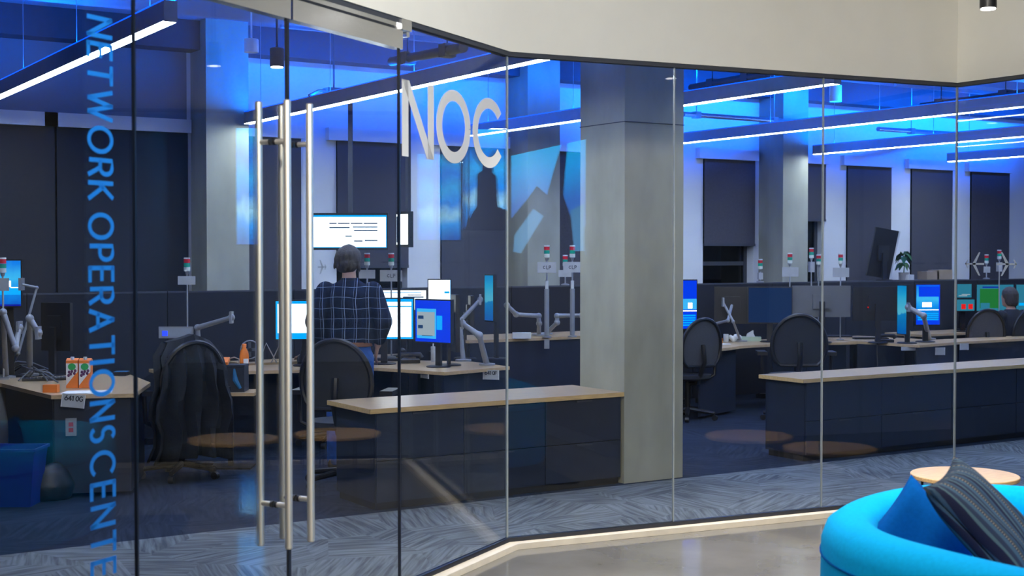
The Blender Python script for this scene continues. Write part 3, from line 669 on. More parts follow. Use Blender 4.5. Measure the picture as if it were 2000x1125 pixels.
desk('cluttered oak desk with the tissue box beyond the column', DB, [(9.5, 11.7), (11.3, 11.6)], [((9.34, 11.05), (10.1, 11.34)), ((11.0, 11.32), (11.66, 11.2))])
DA = [(11.74, 11.35), (11.84, 10.28), (12.7, 10.42), (15.6, 10.5), (15.6, 10.86), (12.75, 10.86), (12.6, 11.9), (11.74, 11.98)]
desk('oak desk with the black telephone and the blue portrait screen', DA, [(12.1, 11.5), (12.3, 10.9), (15.2, 10.68)], [((11.86, 10.34), (12.7, 10.48)), ((12.75, 10.5), (15.55, 10.56))])
desk('back row oak desk under the green map screen', [(13.4, 11.62), (16.6, 11.62), (16.6, 12.2), (13.4, 12.2)], [(13.7, 11.9), (16.2, 11.9)])
desk('back row oak desk of the seated blond person', [(4.6, 11.85), (6.4, 11.85), (6.4, 12.22), (4.6, 12.22)], [(4.9, 12.03), (6.2, 12.03)])

# acoustic screens standing along the back wall
def make_screen(i, u):
    t = thing('acoustic_screen', None, 'partition', (u, 12.32, 0), 0, 'dark acoustic screens along the back wall')
    MB().box((0.004, -0.025, 0.06), (1.246, 0.025, 1.385)).build('panel', K['partition'], t, bevel=0.004)
    MB().box((0.004, -0.028, 1.3855), (1.246, 0.028, 1.40)).build('top_trim', K['beam'], t)
    for x in (0.15, 1.1): MB().box((x-0.05, -0.045, 0), (x+0.05, 0.045, 0.058)).build('foot', K['black'], t)
    return t
where = {0: 'under the wide blinds by the wall end', 1: 'under the wide blinds', 2: 'behind the juice carton desk', 3: 'behind the black jacket', 4: 'in front of the back column by the doors', 5: 'behind the standing man', 6: 'behind the seated blond person', 7: 'behind the swivelled thin screen', 8: 'behind the paired signal lights', 9: 'behind the concrete column', 10: 'beside the blue screen at the column', 11: 'behind the tissue box desk', 12: 'in front of the slim back column', 13: 'behind the big grey monitor', 14: 'under the tall tilted panel', 15: 'under the cardboard boxes', 16: 'behind the green map screen', 17: 'at the far end of the row'}
s0 = make_screen(0, 0.3); s0['label'] = 'dark acoustic screen ' + where[0]
for i in range(1, 14): copy_thing(s0, (0.3+1.25*i, 12.32, 0), 0, 'dark acoustic screen ' + where[i])

# monitors
FACE = -TH
def monitor(loc, wd, ht, yaw, label, screen='e_navy', graphics=(), base_z=None, stand=True, tilt=0, name='monitor', back='black', arm=None, cat='monitor', grp=None):
    """loc is the centre of the screen; yaw turns it from facing the lens; base_z is the worktop it stands on"""
    rz = FACE + R(yaw); loc = Vector(loc)
    bz = base_z if base_z is not None else loc.z-ht/2-0.1
    t = thing(name, label, cat, (loc.x, loc.y, bz), rz, grp)
    h = loc.z-bz
    hd = MB().cbox((0, 0.018, 0), (wd+0.02, 0.036, ht+0.024)).build('housing', K[back], t, bevel=0.006); hd.location = (0, 0, h); hd.rotation_euler = (R(tilt), 0, 0)
    sc = MB().cbox((0, -0.0015, 0), (wd, 0.003, ht)).build('screen', K[screen], t); sc.location = (0, 0, h); sc.rotation_euler = (R(tilt), 0, 0)
    for k, (x0, z0, x1, z1, m) in enumerate(graphics):
        MB().box(((x0-.5)*wd, -0.0045-0.0006*k, (z0-.5)*ht), ((x1-.5)*wd, -0.0035-0.0006*k, (z1-.5)*ht)).build('graphic', K[m], sc)
    MB().cbox((0, 0.05, h), (min(0.2, wd*.5), 0.03, min(0.2, ht*.5))).build('back_cover', K[back], t, bevel=0.01)
    if stand:
        MB().box((-0.03, 0.066, 0.012), (0.03, 0.09, h)).build('stand_neck', K['black'], t, bevel=0.004)
        MB().lathe([(0.11, 0.0), (0.11, 0.008), (0.1, 0.013)], 20, (0, 0.075, 0)).build('stand_base', K['black'], t)
    elif arm:
        ax, ay = arm
        MB().tube([(ax, ay, 0), (ax, ay, 0.22)], 0.018, 10).build('arm_post', K['armgrey'], t)
        MB().lathe([(0.05, 0), (0.05, 0.012), (0.02, 0.016)], 14, (ax, ay, 0)).build('arm_base', K['armgrey'], t)
        m_ = Vector((ax*.2, 0.30, 0.25))
        MB().tube([(ax, ay, 0.2), m_], 0.016, 8).build('lower_arm', K['armgrey'], t)
        MB().tube([m_, (0, 0.08, h)], 0.016, 8).build('upper_arm', K['armgrey'], t)
        MB().ball(m_, 0.024, 10, 6).build('joint', K['armgrey'], t)
    return t
def mon_px(x0, y0, x1, y1, Z, yaw, label, screen='e_navy', graphics=(), wmul=1.0, **k):
    c = W((x0+x1)/2, (y0+y1)/2, Z)
    wd = (x1-x0)*Z/FPX/max(math.cos(R(yaw)), 0.15)*wmul if abs(yaw) <= 80 else (x1-x0)*Z/FPX*wmul
    return monitor(c, wd, (y1-y0)*Z/FPX, yaw, label, screen, graphics, **k)
DOC = [(0.0, 0.93, 1, 1, 'e_cyan'), (0.0, 0, 1, 0.05, 'e_cyan'), (0.03, 0.05, 0.97, 0.93, 'e_white')]
mon_px(540, 588, 652, 662, 12.15, 8, 'bright white monitor showing between the door handles', 'e_cyan', DOC + [(0, 0, 1, 0.16, 'e_cyan')], base_z=0.74)
mon_px(690, 584, 807, 662, 12.35, 0, 'bright white monitor just past the standing man', 'e_cyan', DOC + [(0.03, 0.80, 0.97, 0.83, 'e_cyan')], base_z=0.74)
mon_px(810, 587, 881, 668, 12.05, -38, 'saturated blue monitor with an open grey window, angled on the desk', 'e_blue', [(0.04, 0.08, 0.60, 0.80, 'e_sky'), (0.05, 0.15, 0.56, 0.72, 'e_grey'), (0.08, 0.55, 0.24, 0.63, 'e_text'), (0.08, 0.32, 0.22, 0.40, 'e_text'), (0.62, 0.30, 0.78, 0.64, 'e_cyan'), (0.2, 0.14, 0.5, 0.155, 'e_text')], base_z=0.74)
mon_px(742, 567, 832, 605, 13.3, 2, 'low wide white monitor beyond the man, seen over nearer screens', 'e_cyan', [(0, 0, 1, 1, 'e_white'), (0.5, 0.62, 0.95, 0.68, 'e_text'), (0.6, 0.74, 0.9, 0.78, 'e_text'), (0.0, 0.86, 0.9, 0.9, 'e_cyan')], base_z=0.74)
mon_px(837, 547, 880, 612, 13.92, 0, 'white portrait monitor in front of the blond person', 'e_cyan', [(0, 0.03, 0.98, 1, 'e_white'), (0.72, 0.60, 0.95, 0.66, 'e_cyan')], base_z=0.74)
mon_px(946, 538, 964, 626, 13.0, -62, 'thin looking portrait monitor swivelled almost edge-on on an arm', 'e_vert', base_z=0.74, stand=True, wmul=0.9)
mon_px(884, 578, 902, 684, 12.3, 105, 'black portrait monitor seen from its dark edge beside the blue one', 'e_navy', base_z=0.74, wmul=2.2)
mon_px(920, 580, 928, 640, 13.1, 100, 'slim black monitor edge behind the grey jointed arm', 'e_navy', base_z=0.74, wmul=3.5)
mon_px(-8, 509, 39, 598, 11.1, 10, 'blue portrait monitor at the edge of the photo over the arms', 'e_grad', [(0.60, 0.38, 0.9, 0.42, 'e_white'), (0.0, 0.25, 1.0, 0.40, 'e_cyan'), (0.55, 0.42, 0.62, 0.56, 'e_white'), (0, 0, 1, 0.04, 'e_dblue')], base_z=0.74, stand=True)
mon_px(82, 594, 146, 682, 11.35, 160, 'black monitor turned away behind the juice cartons', 'e_navy', base_z=0.74)
mon_px(312, 641, 374, 658, 11.7, 0, 'small silver desk panel with a blue glow near the jacket', 'clearpl', [(0.08, 0.1, 0.25, 0.7, 'e_led')], base_z=0.74, back='armgrey')
KB = [(0.06, 0.06+0.05*r, 0.94, 0.09+0.05*r, 'e_cyan') for r in range(5)]
mon_px(1322, 548, 1361, 642, 15.0, 14, 'blue portrait screen peeking out past the big column', 'e_blue', [(0, 0.40, 1, 0.62, 'e_sky'), (0.55, 0.42, 0.78, 0.54, 'e_white'), (0.0, 0.36, 1, 0.38, 'e_white')] + KB, base_z=0.74)
mon_px(1397, 562, 1462, 630, 15.75, 170, 'dark monitor back with a pale jointed arm behind the tissue box', 'e_navy', base_z=0.74, stand=False, arm=(0.2, 0.12))
mon_px(1463, 562, 1545, 630, 15.5, -8, 'switched off blue-black monitor above the tissue box', 'e_off', base_z=0.74)
mon_px(1548, 560, 1658, 617, 15.55, 180, 'broad grey monitor back across the seam beside the mesh chair', 'e_navy', base_z=0.74, back='greyback')
mon_px(1667, 562, 1758, 624, 15.5, 176, 'broad black monitor back with a small red light', 'e_navy', base_z=0.74)
mon_px(1755, 558, 1768, 652, 15.3, -66, 'narrow teal portrait monitor turned nearly edge-on', 'e_vert', base_z=0.74, wmul=0.8)
mon_px(1789, 556, 1836, 634, 15.5, 4, 'blue portrait monitor shining on the desk by the black telephone', 'e_blue', [(0.0, 0.12, 0.95, 0.98, 'e_grad'), (0.25, 0.44, 0.65, 0.56, 'e_white'), (0.0, 0.36, 0.95, 0.38, 'e_white'), (0.1, 0.70, 0.95, 0.96, 'e_blue')] + KB[1:], base_z=0.74)
mon_px(1869, 555, 1898, 581, 18.05, 8, 'small teal screen just past the folded glass corner, upper one', 'e_teal', [(0.1, 0.1, 0.7, 0.16, 'e_grey'), (0.3, 0.2, 0.9, 0.26, 'e_grey')], base_z=0.74)
mon_px(1868, 585, 1904, 607, 17.6, 8, 'small teal screen with two red squares, lower one', 'e_teal', [(0.25, 0.15, 0.5, 0.6, 'e_red'), (0.65, 0.15, 0.9, 0.6, 'e_red')], base_z=0.74)
mon_px(1907, 556, 1980, 607, 18.0, 4, 'teal monitor showing a green map behind the seated figure', 'e_teal', [(0.08, 0.1, 0.62, 0.84, 'e_green'), (0.15, 0.88, 0.6, 0.93, 'e_dblue'), (0.1, 0.1, 0.35, 0.3, 'e_teal')], base_z=0.74)
mon_px(1986, 556, 2040, 607, 18.4, -6, 'teal monitor at the photo edge next to the map screen', 'e_teal', [(0.1, 0.2, 0.9, 0.3, 'e_cyan')], base_z=0.74)
o = mon_px(1698, 448, 1745, 540, 17.86, 196, 'tall dark panel tilted on a stand against the blinds', 'e_grey', base_z=1.40, back='black', stand=True, name='display_panel')
for n_ in o.children:
    if n_.name.startswith(('housing', 'screen')): n_.rotation_euler = (R(-6), R(-9), 0)
    if n_.name.startswith('housing'): hx_, hz_ = max(v.co.x for v in n_.data.vertices), max(v.co.z for v in n_.data.vertices); MB().cbox((-hx_-0.012, 0.018, 0), (0.022, 0.04, 2*hz_)).build('edge_trim', K['whitepl'], n_)
MB().cbox((0.06, -0.055, 0.02), (0.10, 0.01, 0.016)).build('status_light', K['e_red'], [c for c in bpy.data.objects if c.get('label') == 'broad black monitor back with a small red light'][0], loc=(0.0, 0.095, 0.38))

# lit wall displays over the standing man
c = W(683, 452, 12.75)
t = thing('wall_display', 'bright white wall display of tables above the standing man', 'display', (c.x, c.y, c.z), FACE)
MB().cbox((0, 0.03, 0), (0.72, 0.05, 0.345)).build('housing', K['black'], t, bevel=0.006)
s = MB().cbox((0, 0.003, 0), (0.69, 0.003, 0.305)).build('screen', K['e_cyan'], t)
MB().box((-0.345, -0.001, -0.145), (0.338, 0.001, 0.135)).build('page', K['e_white'], s)
for x0, x1, z in ((-.19, -.12, .07), (-.11, .0, .07), (.01, .12, .07), (.13, .26, .07), (-.19, .0, .03), (.03, .26, .035), (.04, .26, .005), (-.04, .02, -.05), (.04, .12, -.095), (.14, .26, -.09)):
    MB().box((x0, -0.003, z), (x1, -0.0015, z+0.011)).build('text_row', K['e_text'], s)
MB().box((-0.02, 0.056, -0.05), (0.02, 0.10, 1.30)).build('bracket', K['beam'], t)
c = W(785, 448, 12.6)
t = thing('wall_display', 'narrow showing white wall display beside the NOC pane seam', 'display', (c.x, c.y, c.z), FACE - R(48))
MB().cbox((0, 0.03, 0), (0.20, 0.05, 0.33)).build('housing', K['black'], t, bevel=0.005)
s = MB().cbox((0, 0.003, 0), (0.17, 0.003, 0.28)).build('screen', K['e_white'], t)
MB().box((-0.08, -0.001, -0.12), (-0.06, 0.001, 0.12)).build('text_row', K['e_text'], s)
MB().box((-0.02, 0.056, -0.05), (0.02, 0.09, 1.30)).build('bracket', K['beam'], t)

# signal towers with name plates
def tower(x, y_top, Z, base_z, label, plate=None, clp=False, edge=False, thick=False):
    top = W(x, y_top, Z); s = 1.0
    t = thing('signal_light', label, 'signal light', (top.x, top.y, base_z), FACE, 'red and green signal lights over the desks')
    h = top.z-base_z; r = 0.028
    MB().lathe([(r, h-0.012), (r*.96, h)], 14).build('cap', K['whitepl'], t)
    for k, m in enumerate(('red', 'green', 'clear')): MB().lathe([(r, h-0.012-0.036*(k+1)), (r, h-0.0135-0.036*k)], 14).build('lens', K[m], t)
    MB().lathe([(0.012, h-0.15), (0.02, h-0.121)], 12).build('socket', K['alu'], t)
    MB().tube([(0, 0, 0.02), (0, 0, h-0.15)], 0.008, 8).build('pole', K['alu'], t)
    MB().lathe([(0.045, 0), (0.045, 0.012), (0.016, 0.02)], 14).build('base', K['alu'], t)
    if thick: MB().tube([(0, 0, 0.02), (0, 0, 0.48)], 0.024, 12).build('sleeve', K['armgrey'], t); MB().tube([(0, 0, 0.481), (0, 0, 0.56)], 0.017, 10).build('collar', K['whitepl'], t)
    if plate:
        wd, ht = plate; z = h-0.165-ht/2
        p = (MB().cbox((0, -0.016, z), (wd, 0.006, ht)) if not edge else MB().cbox((0, -0.0, z), (0.05, wd, ht))).build('name_plate', K['signwhite'], t, bevel=0.002)
        if clp:
            mb = MB(); x0 = -0.035; hh = 0.032; ww = 0.0055
            for q in (stroke(arc(x0+0.011, z, 0.011, hh/2-0.003, 45, 315, 12), ww) + strokes_sharp([(x0+0.031, z+hh/2), (x0+0.031, z-hh/2), (x0+0.048, z-hh/2)], ww) + strokes_sharp([(x0+0.057, z-hh/2), (x0+0.057, z+hh/2), (x0+0.072, z+hh/2-0.001), (x0+0.072, z), (x0+0.057, z)], ww)):
                letter_plate(mb, [[Vector((p_[0], p_[1])) for p_ in q]])
            o = mb.build('lettering', K['ink'], p, smooth=0); o.location = (0, -0.0192, 0)
    return t
tower(365, 503, 12.1, 0.74, 'signal light with pale plate standing above the black jacket', (0.155, 0.075))
tower(5, 503, 10.9, 0.74, 'signal light with plate at the photo edge before the blue portrait monitor', (0.11, 0.10), edge=False)
tower(717, 494, 13.35, 0.74, 'signal light half hidden by the standing man', (0.16, 0.085))
tower(764, 494, 13.2, 0.74, 'signal light with CLP plate behind the white monitors', (0.215, 0.11), True)
tower(1068, 479, 13.45, 0.92, 'signal light with CLP plate, the one nearer the NOC pane', (0.185, 0.105), True, thick=True)
tower(1118, 479, 13.55, 0.92, 'signal light with CLP plate, the one touching the column edge', (0.185, 0.105), True, thick=True)
tower(1104, 498, 14.97, 1.402, 'small far signal light between the paired signal lights', (0.15, 0.075))
tower(1485, 506, 16.5, 1.402, 'small far signal light by the slim back column', (0.09, 0.08), edge=True)
tower(1543, 494, 15.9, 0.74, 'signal light in front of the slim back column', (0.19, 0.11))
tower(1585, 484, 16.0, 0.74, 'tallest signal light with a box beside the glass seam', (0.12, 0.12), edge=True)
tower(1599, 497, 16.3, 0.74, 'signal light hidden behind the glass seam', None)
tower(1642, 495, 15.9, 0.74, 'signal light with plate just past the glass seam', (0.19, 0.11))
tower(1927, 497, 18.73, 1.402, 'small signal light with plate between the airplane decals', (0.09, 0.085))
tower(1952, 488, 18.0, 0.74, 'signal light behind the airplane decal above the map screen', (0.10, 0.12), edge=True)

# office chairs
def make_chair(label, meshm='mesh'):
    t = thing('office_chair', label, 'chair', (0, 0, 0), 0, 'mesh office chairs')
    # local +y faces the desk, the back of the chair is at -y
    out = arc(0, 0.77, 0.245, 0.30, -40, 220, 22)
    def bk(x, z): return (x, -0.24 - 0.10*(z-0.5) + 0.5*x*x, z)
    pts = [bk(x*(1.0 if z > .6 else 0.9), z) for x, z in out]
    fr = MB().tube([*pts, pts[0]], 0.020, 8).build('back_frame', K['black'], t)
    mb = MB(); rings = []
    for i in range(9):
        zz = 0.585 + 0.47*i/8; ww = 0.225*math.sqrt(max(0.05, 1-((zz-0.77)/0.305)**2))
        rings.append([bk(ww*(k/6*2-1), zz) for k in range(7)])
    mb.loft(rings, caps=False, closed=False); mb.loft([[(p[0], p[1]+0.012, p[2]) for p in r_] for r_ in rings], caps=False, closed=False)
    mb.build('back_mesh', K[meshm], t)
    MB().tube([(0, -0.27, 0.80), (0, -0.30, 0.62), (0, -0.18, 0.40), (0, -0.05, 0.38)], 0.025, 8).build('spine', K['black'], t)
    mb = MB(); mb.ell([(0, 0, 0.42, 0.22, 0.21), (0, 0, 0.44, 0.25, 0.235), (0, 0, 0.475, 0.25, 0.235), (0, 0, 0.48, 0.20, 0.19)], 20)
    mb.build('seat', K['mesh'], t)
    for sd in (-1, 1):
        MB().tube([(0.20*sd, -0.02, 0.40), (0.31*sd, -0.05, 0.46), (0.32*sd, -0.05, 0.66)], 0.018, 8).build('arm_post', K['black'], t)
        MB().cbox((0.315*sd, 0.02, 0.68), (0.09, 0.27, 0.035)).build('armrest', K['black'], t, bevel=0.014)
    MB().tube([(0, 0, 0.09), (0, 0, 0.42)], 0.028, 10).build('column', K['blackmetal'], t)
    bs = MB()
    for k in range(5):
        a = k*2*math.pi/5+0.3; bs.tube([(0, 0, 0.11), (0.30*math.cos(a), 0.30*math.sin(a), 0.075)], [0.028, 0.018], 8)
    bs.build('star_base', K['blackmetal'], t)
    for k in range(5):
        a = k*2*math.pi/5+0.3; MB().tube([(0.30*math.cos(a)-0.02*math.sin(a), 0.30*math.sin(a)+0.02*math.cos(a), 0.029), (0.30*math.cos(a)+0.02*math.sin(a), 0.30*math.sin(a)-0.02*math.cos(a), 0.029)], 0.029, 12).build('caster', K['black'], t)
    return t
ch = make_chair('black mesh office chair right behind the standing man')
ch.location = (4.44, 9.34, 0.0); ch.rotation_euler = (0, 0, FACE - R(8))
ch.scale = (1.08, 1.05, 1.04); ch.location.z = 0
c = U(*(lambda Z: ((1555-1000)/FPX*Z, Z))(14.2)); copy_thing(ch, (c.x, c.y, 0), FACE - R(4), 'black mesh office chair beside the glass seam past the column').scale = (1.12, 1.05, 1.05)
c = U(*(lambda Z: ((1344-1000)/FPX*Z, Z))(14.4)); c1 = copy_thing(ch, (c.x, c.y, 0), FACE + R(28), 'greyish mesh office chair by the blue screen at the column')
c = U(*(lambda Z: ((1907-1000)/FPX*Z, Z))(16.75)); c2 = copy_thing(ch, (c.x, c.y, 0), FACE + R(10), 'grey mesh office chair past the folded glass corner')
c3 = copy_thing(ch, (3.52, 10.36, 0), FACE + R(35), 'office chair buried under the black jacket')
c4 = copy_thing(ch, (5.28, 11.40, 0), R(-2), 'office chair of the blond person, hidden by monitors')
c5 = copy_thing(ch, (14.35, 11.0, 0), R(-4), 'office chair of the dark seated figure')
for c in (c1, c2):
    for q in c.children:
        if q.name.startswith('back_mesh'): q.data = q.data.copy(); q.data.materials[0] = K['meshgrey']
for c in (c1, c2, c3, c4, c5): c.scale = (1, 1, 1)

# jacket slung over the chair
mb = MB(); N_ = 15
for sd in (0, 1):
    rings = []
    for i in range(9):
        z = 1.13 - 0.92*i/8; wd = 0.17 + 0.12*min(1, i/2.5) + 0.03*math.sin(i*1.7); rings.append([(wd*(k/(N_-1)*2-1), (-0.36 if sd else -0.16) - 0.07*math.sin(k*1.9+i*.35)*min(1, i/3) + (0.10*(1-i/2) if (sd and i < 2) else 0) + 0.25*((k/(N_-1)*2-1)**2)*0.4, z - 0.06*abs(k/(N_-1)*2-1)) for k in range(N_)])
    if sd == 0: back = rings
    else: front = rings
mb.loft([back[8-i] for i in range(9)] + front, caps=False, closed=False)
tag(mb.build('jacket', K['jacket'], None, loc=(3.52, 10.36, 0), rz=FACE+R(35)), 'black jacket hanging over an office chair beyond the doors', 'jacket')
sl = bpy.data.objects['jacket']; md = sl.modifiers.new('thick', 'SOLIDIFY'); md.thickness = 0.02

# ------------------------------------------------------------------ people
def limb(mb, pts, rs, n=12): mb.tube(pts, rs, n); [mb.ball(p, r*0.98, n, 8) for p, r in zip(pts, rs)]
def hand(mb, wrist, d, side, s=1.0):
    d = Vector(d).normalized(); up = Vector(side).normalized(); sd = d.cross(up).normalized(); wv = Vector(wrist)
    mb.loft([[wv + d*k + up*(a*wd) + sd*(b*th) for a, b in ((1, 0), (.7, .8), (-.7, .8), (-1, 0), (-.7, -.8), (.7, -.8))] for k, wd, th in ((0, .026, .02), (.05, .04, .018), (.095, .042, .014))])
    for i, ln in enumerate((.068, .078, .072, .056)):
        a = wv + d*0.092 + up*(0.030-0.020*i)
        mb.tube([a, a + d*ln*.5 + sd*.008, a + d*ln*.95 + sd*.028], [.009, .0085, .007], 8)
    a = wv + d*.03 + up*.034; mb.tube([a, a + d*.035 + up*.02, a + d*.07 + up*.022], [.011, .010, .008], 8)
def head(mb, c, turn=0, tilt=0):
    M0 = mb.M.copy(); mb.M = M0 @ Matrix.Translation(c) @ Matrix.Rotation(turn, 4, 'Z') @ Matrix.Rotation(tilt, 4, 'Y')
    mb.ell([(0, .03, -.115, .03, .03), (0, .028, -.10, .052, .06), (0, .012, -.06, .066, .082), (0, .0, 0, .076, .096), (0, -.004, .04, .077, .099), (0, -.006, .08, .064, .082), (0, -.006, .112, .03, .042), (0, -.006, .118, .008, .01)], 20)
    mb.tube([(0, .095, .012), (0, .112, -.02), (0, .104, -.028)], [.008, .013, .012], 8)
    mb.ball((0, .098, -.058), (.022, .010, .008), 10, 6)
    for sx in (-1, 1): mb.ball((.030*sx, .088, .008), (.013, .010, .010), 10, 6); mb.ball((.079*sx, -.005, -.005), (.012, .022, .034), 10, 6)
    mb.M = M0
man = thing('person', 'standing man seen from behind in a dark plaid shirt and jeans, hands at pockets', 'person', (4.80, 10.02, 0), FACE + R(2))
B = MB()
B.ell([(0, 0, .90, .15, .11), (0, 0, 1.0, .165, .115), (0, 0.01, 1.15, .15, .105), (0, .015, 1.32, .175, .12), (0, .015, 1.45, .17, .105), (0, .02, 1.52, .09, .07)], 20)
limb(B, [(0, .02, 1.50), (-.006, .045, 1.62)], [.062, .055]); head(B, (-.01, .07, 1.685), R(-14), R(5))
SH, EL, WR = Vector((.205, .01, 1.455)), Vector((.285, -.05, 1.20)), Vector((.225, .05, 1.0))
for sx in (-1, 1):
    m3 = lambda p: (p[0]*sx, p[1], p[2])
    limb(B, [m3(SH), m3(EL)], [.058, .046]); limb(B, [m3(EL), m3(WR)], [.044, .029]); hand(B, m3(WR), (-.18*sx, .16, -1), (-.2*sx, 1, 0))
    limb(B, [(.095*sx, 0, .92), (.11*sx, .01, .50), (.115*sx, -.02, .10)], [.095, .062, .042])
    B.tube([(.115*sx, -.04, .05), (.118*sx, .07, .04), (.125*sx, .17, .025)], [.045, .045, .03], 10)
remeshed(B, 'body', K['skin'], man, 0.010, 4)
B = MB()
B.ell([(0, 0, 1.005, .182, .132), (0, 0, 1.06, .198, .142), (0, 0.0, 1.15, .190, .138), (0, .01, 1.30, .208, .146), (0, .01, 1.42, .205, .135), (0, .015, 1.485, .15, .10), (0, .02, 1.535, .078, .070)], 24)
for sx in (-1, 1):
    m3 = lambda p: (p[0]*sx, p[1], p[2])
    limb(B, [m3(SH - Vector((.015, 0, .01))), m3(EL)], [.082, .070]); limb(B, [m3(EL), m3(EL.lerp(WR, .72))], [.070, .056])
remeshed(B, 'shirt', K['plaid'], man, 0.012, 6)
MB().ell([(.006, .028, 1.505, .090, .082), (.006, .030, 1.55, .072, .068)], 20).build('collar', K['plaid'], man)
B = MB()
B.ell([(0, 0, .84, .175, .135), (0, 0, .92, .182, .142), (0, 0, 1.045, .168, .122)], 24)
for sx in (-1, 1): limb(B, [(.095*sx, 0, .90), (.108*sx, .005, .50), (.115*sx, -.015, .075)], [.108, .082, .068])
remeshed(B, 'jeans', K['jeans'], man, 0.012, 4)
MB().ell([(0, 0, .998, .184, .136), (0, 0, 1.0, .187, .139), (0, 0, 1.034, .186, .138), (0, 0, 1.036, .183, .135)], 28).build('belt', K['belt'], man)
for sx in (-1, 1): MB().tube([(.115*sx, -.07, .05), (.118*sx, .05, .05), (.128*sx, .20, .035)], [.055, .058, .042], 12).build('shoe', K['shoe'], man)
B = MB().at((-.01, .07, 1.685), R(-14), 0, R(5))
B.ell([(0, -.045, -.095, .058, .042), (0, -.045, -.055, .086, .070), (0, -.03, 0, .108, .094), (0, -.018, .05, .106, .108), (0, -.012, .09, .088, .094), (0, -.012, .125, .045, .055), (0, -.012, .138, .012, .015)], 20)
for k in range(26):
    a = random.uniform(2.9, 6.6); z = random.uniform(-.06, .06); B.tube([(.085*math.cos(a), -.02+.085*math.sin(a), z+.03), (.102*math.cos(a), -.025+.100*math.sin(a), z), (.106*math.cos(a), -.025+.104*math.sin(a), z-.03)], [.018, .014, .005], 6)
remeshed(B, 'hair', K['hair'], man, 0.009, 2)

def seated(loc, rz, label, hair, shirt, long=False):
    p = thing('person', label, 'person', loc, rz)
    B = MB()
    B.ell([(0, -.02, .50, .16, .12), (0, -.03, .65, .155, .115), (0, -.02, .85, .175, .12), (0, 0, .98, .165, .10), (0, .01, 1.05, .08, .07)], 20)
    limb(B, [(0, .01, 1.03), (0, .03, 1.12)], [.055, .05]); head(B, (0, .05, 1.20))
    for sx in (-1, 1):
        limb(B, [(.19*sx, 0, .98), (.25*sx, .05, .74), (.18*sx, .30, .79)], [.055, .045, .03]); hand(B, (.18*sx, .30, .79), (-.1*sx, 1, -.05), (-1*sx, 0, .2))
        limb(B, [(.09*sx, .0, .56), (.11*sx, .40, .55), (.11*sx, .42, .10)], [.085, .06, .042]); B.tube([(.11*sx, .39, .05), (.11*sx, .56, .03)], [.045, .03], 10)
    remeshed(B, 'body', K['skin'], p, 0.012, 4)
    B = MB(); B.ell([(0, -.02, .50, .185, .14), (0, -.03, .65, .18, .135), (0, -.02, .85, .20, .14), (0, 0, .98, .195, .118), (0, .01, 1.06, .085, .08)], 20)
    for sx in (-1, 1): limb(B, [(.185*sx, 0, .98), (.25*sx, .05, .74), (.20*sx, .22, .775)], [.075, .062, .05])
    remeshed(B, 'shirt', K[shirt], p, 0.014, 5)
    B = MB()
    for sx in (-1, 1): limb(B, [(.09*sx, -.02, .57), (.11*sx, .40, .56), (.11*sx, .42, .10)], [.105, .078, .062])
    remeshed(B, 'trousers', K['jeans'], p, 0.014, 4)
    B = MB().at((0, .05, 1.20)); lo = -.20 if long else -.10
    B.ell([(0, -.055, lo, .07, .05), (0, -.045, -.06, .084, .075), (0, -.03, 0, .096, .092), (0, -.018, .05, .096, .106), (0, -.012, .09, .082, .094), (0, -.012, .128, .046, .056), (0, -.012, .14, .012, .015)], 20)
    remeshed(B, 'hair', K[hair], p, 0.010, 2)
seated((5.28, 11.40, 0.0), R(-2), 'blond person seated with only the crown showing above the monitors', 'blond', 'navyshirt', True)
seated((14.35, 11.0, 0.0), R(-4), 'dark seated figure in front of the green map screen', 'hair', 'navyshirt')

# ------------------------------------------------------------------ desk clutter
def item(name, label, cat, loc, rz=0, grp=None): return thing(name, label, cat, tuple(loc), rz, grp)
# juice cartons
for px, lb in ((143, 'orange and white berry juice carton, the one nearer the orange box'), (168, 'orange and white berry juice carton, the one nearer the lettering')):
    c = G(px, 757, 0.742); t = item('juice_carton', lb, 'carton', c, FACE + R(6), 'juice cartons')
    MB().box((-.043, -.04, 0), (.043, .04, .205)).prism([(-.043, -.04), (.043, -.04), (.043, .04), (-.043, .04)], .2055, .206).build('box', K['orange'], t, bevel=0.002)
    mb = MB(); a = [mb.v(p) for p in ((-.043, -.04, .206), (.043, -.04, .206), (.043, .04, .206), (-.043, .04, .206))]; b = [mb.v(p) for p in ((-.043, 0, .222), (.043, 0, .222))]
    mb.f([a[0], a[1], b[1], b[0]]); mb.f([a[2], a[3], b[0], b[1]]); mb.f([a[1], a[2], b[1]]); mb.f([a[3], a[0], b[0]]); mb.build('gable', K['orange'], t)
    MB().lathe([(.014, 0), (.014, .018), (.012, .02)], 12, (0, -.02, .212)).build('cap', K['whitepl'], t)
    mb = MB(); letter_plate(mb, [[Vector(p) for p in ((-.042, .02), (-.042, .185), (.02, .185), (.02, .10))], [Vector(p) for p in ((.02, .10), (.02, .185), (.042, .185), (.042, .12))]]); o = mb.build('white_panel', K['cartonwhite'], t, smooth=0); o.location = (0, -.0405, 0)
    o2 = MB().at((0, -.043, .16), 0, R(90)).lathe([(.026, 0), (.026, .001)], 16).build('logo', K['logogreen'], t); o2.scale = (1.1, 1, 1); 
    mb = MB()
    for x, z in ((-.02, .12), (.0, .125), (.018, .11), (-.008, .105), (.024, .13), (-.024, .095)): mb.ball((x, -.0425, z), (.010, .002, .012), 8, 5)
    mb.build('berries', K['purple'], t)
c = G(100, 766, 0.742); MBx = MB().box((-.052, -.03, 0), (.052, .03, .055)); tag(MBx.build('note_box', K['orange'], None, bevel=0.002, loc=c, rz=FACE), 'small square orange box at the desk edge beside the cartons', 'box')
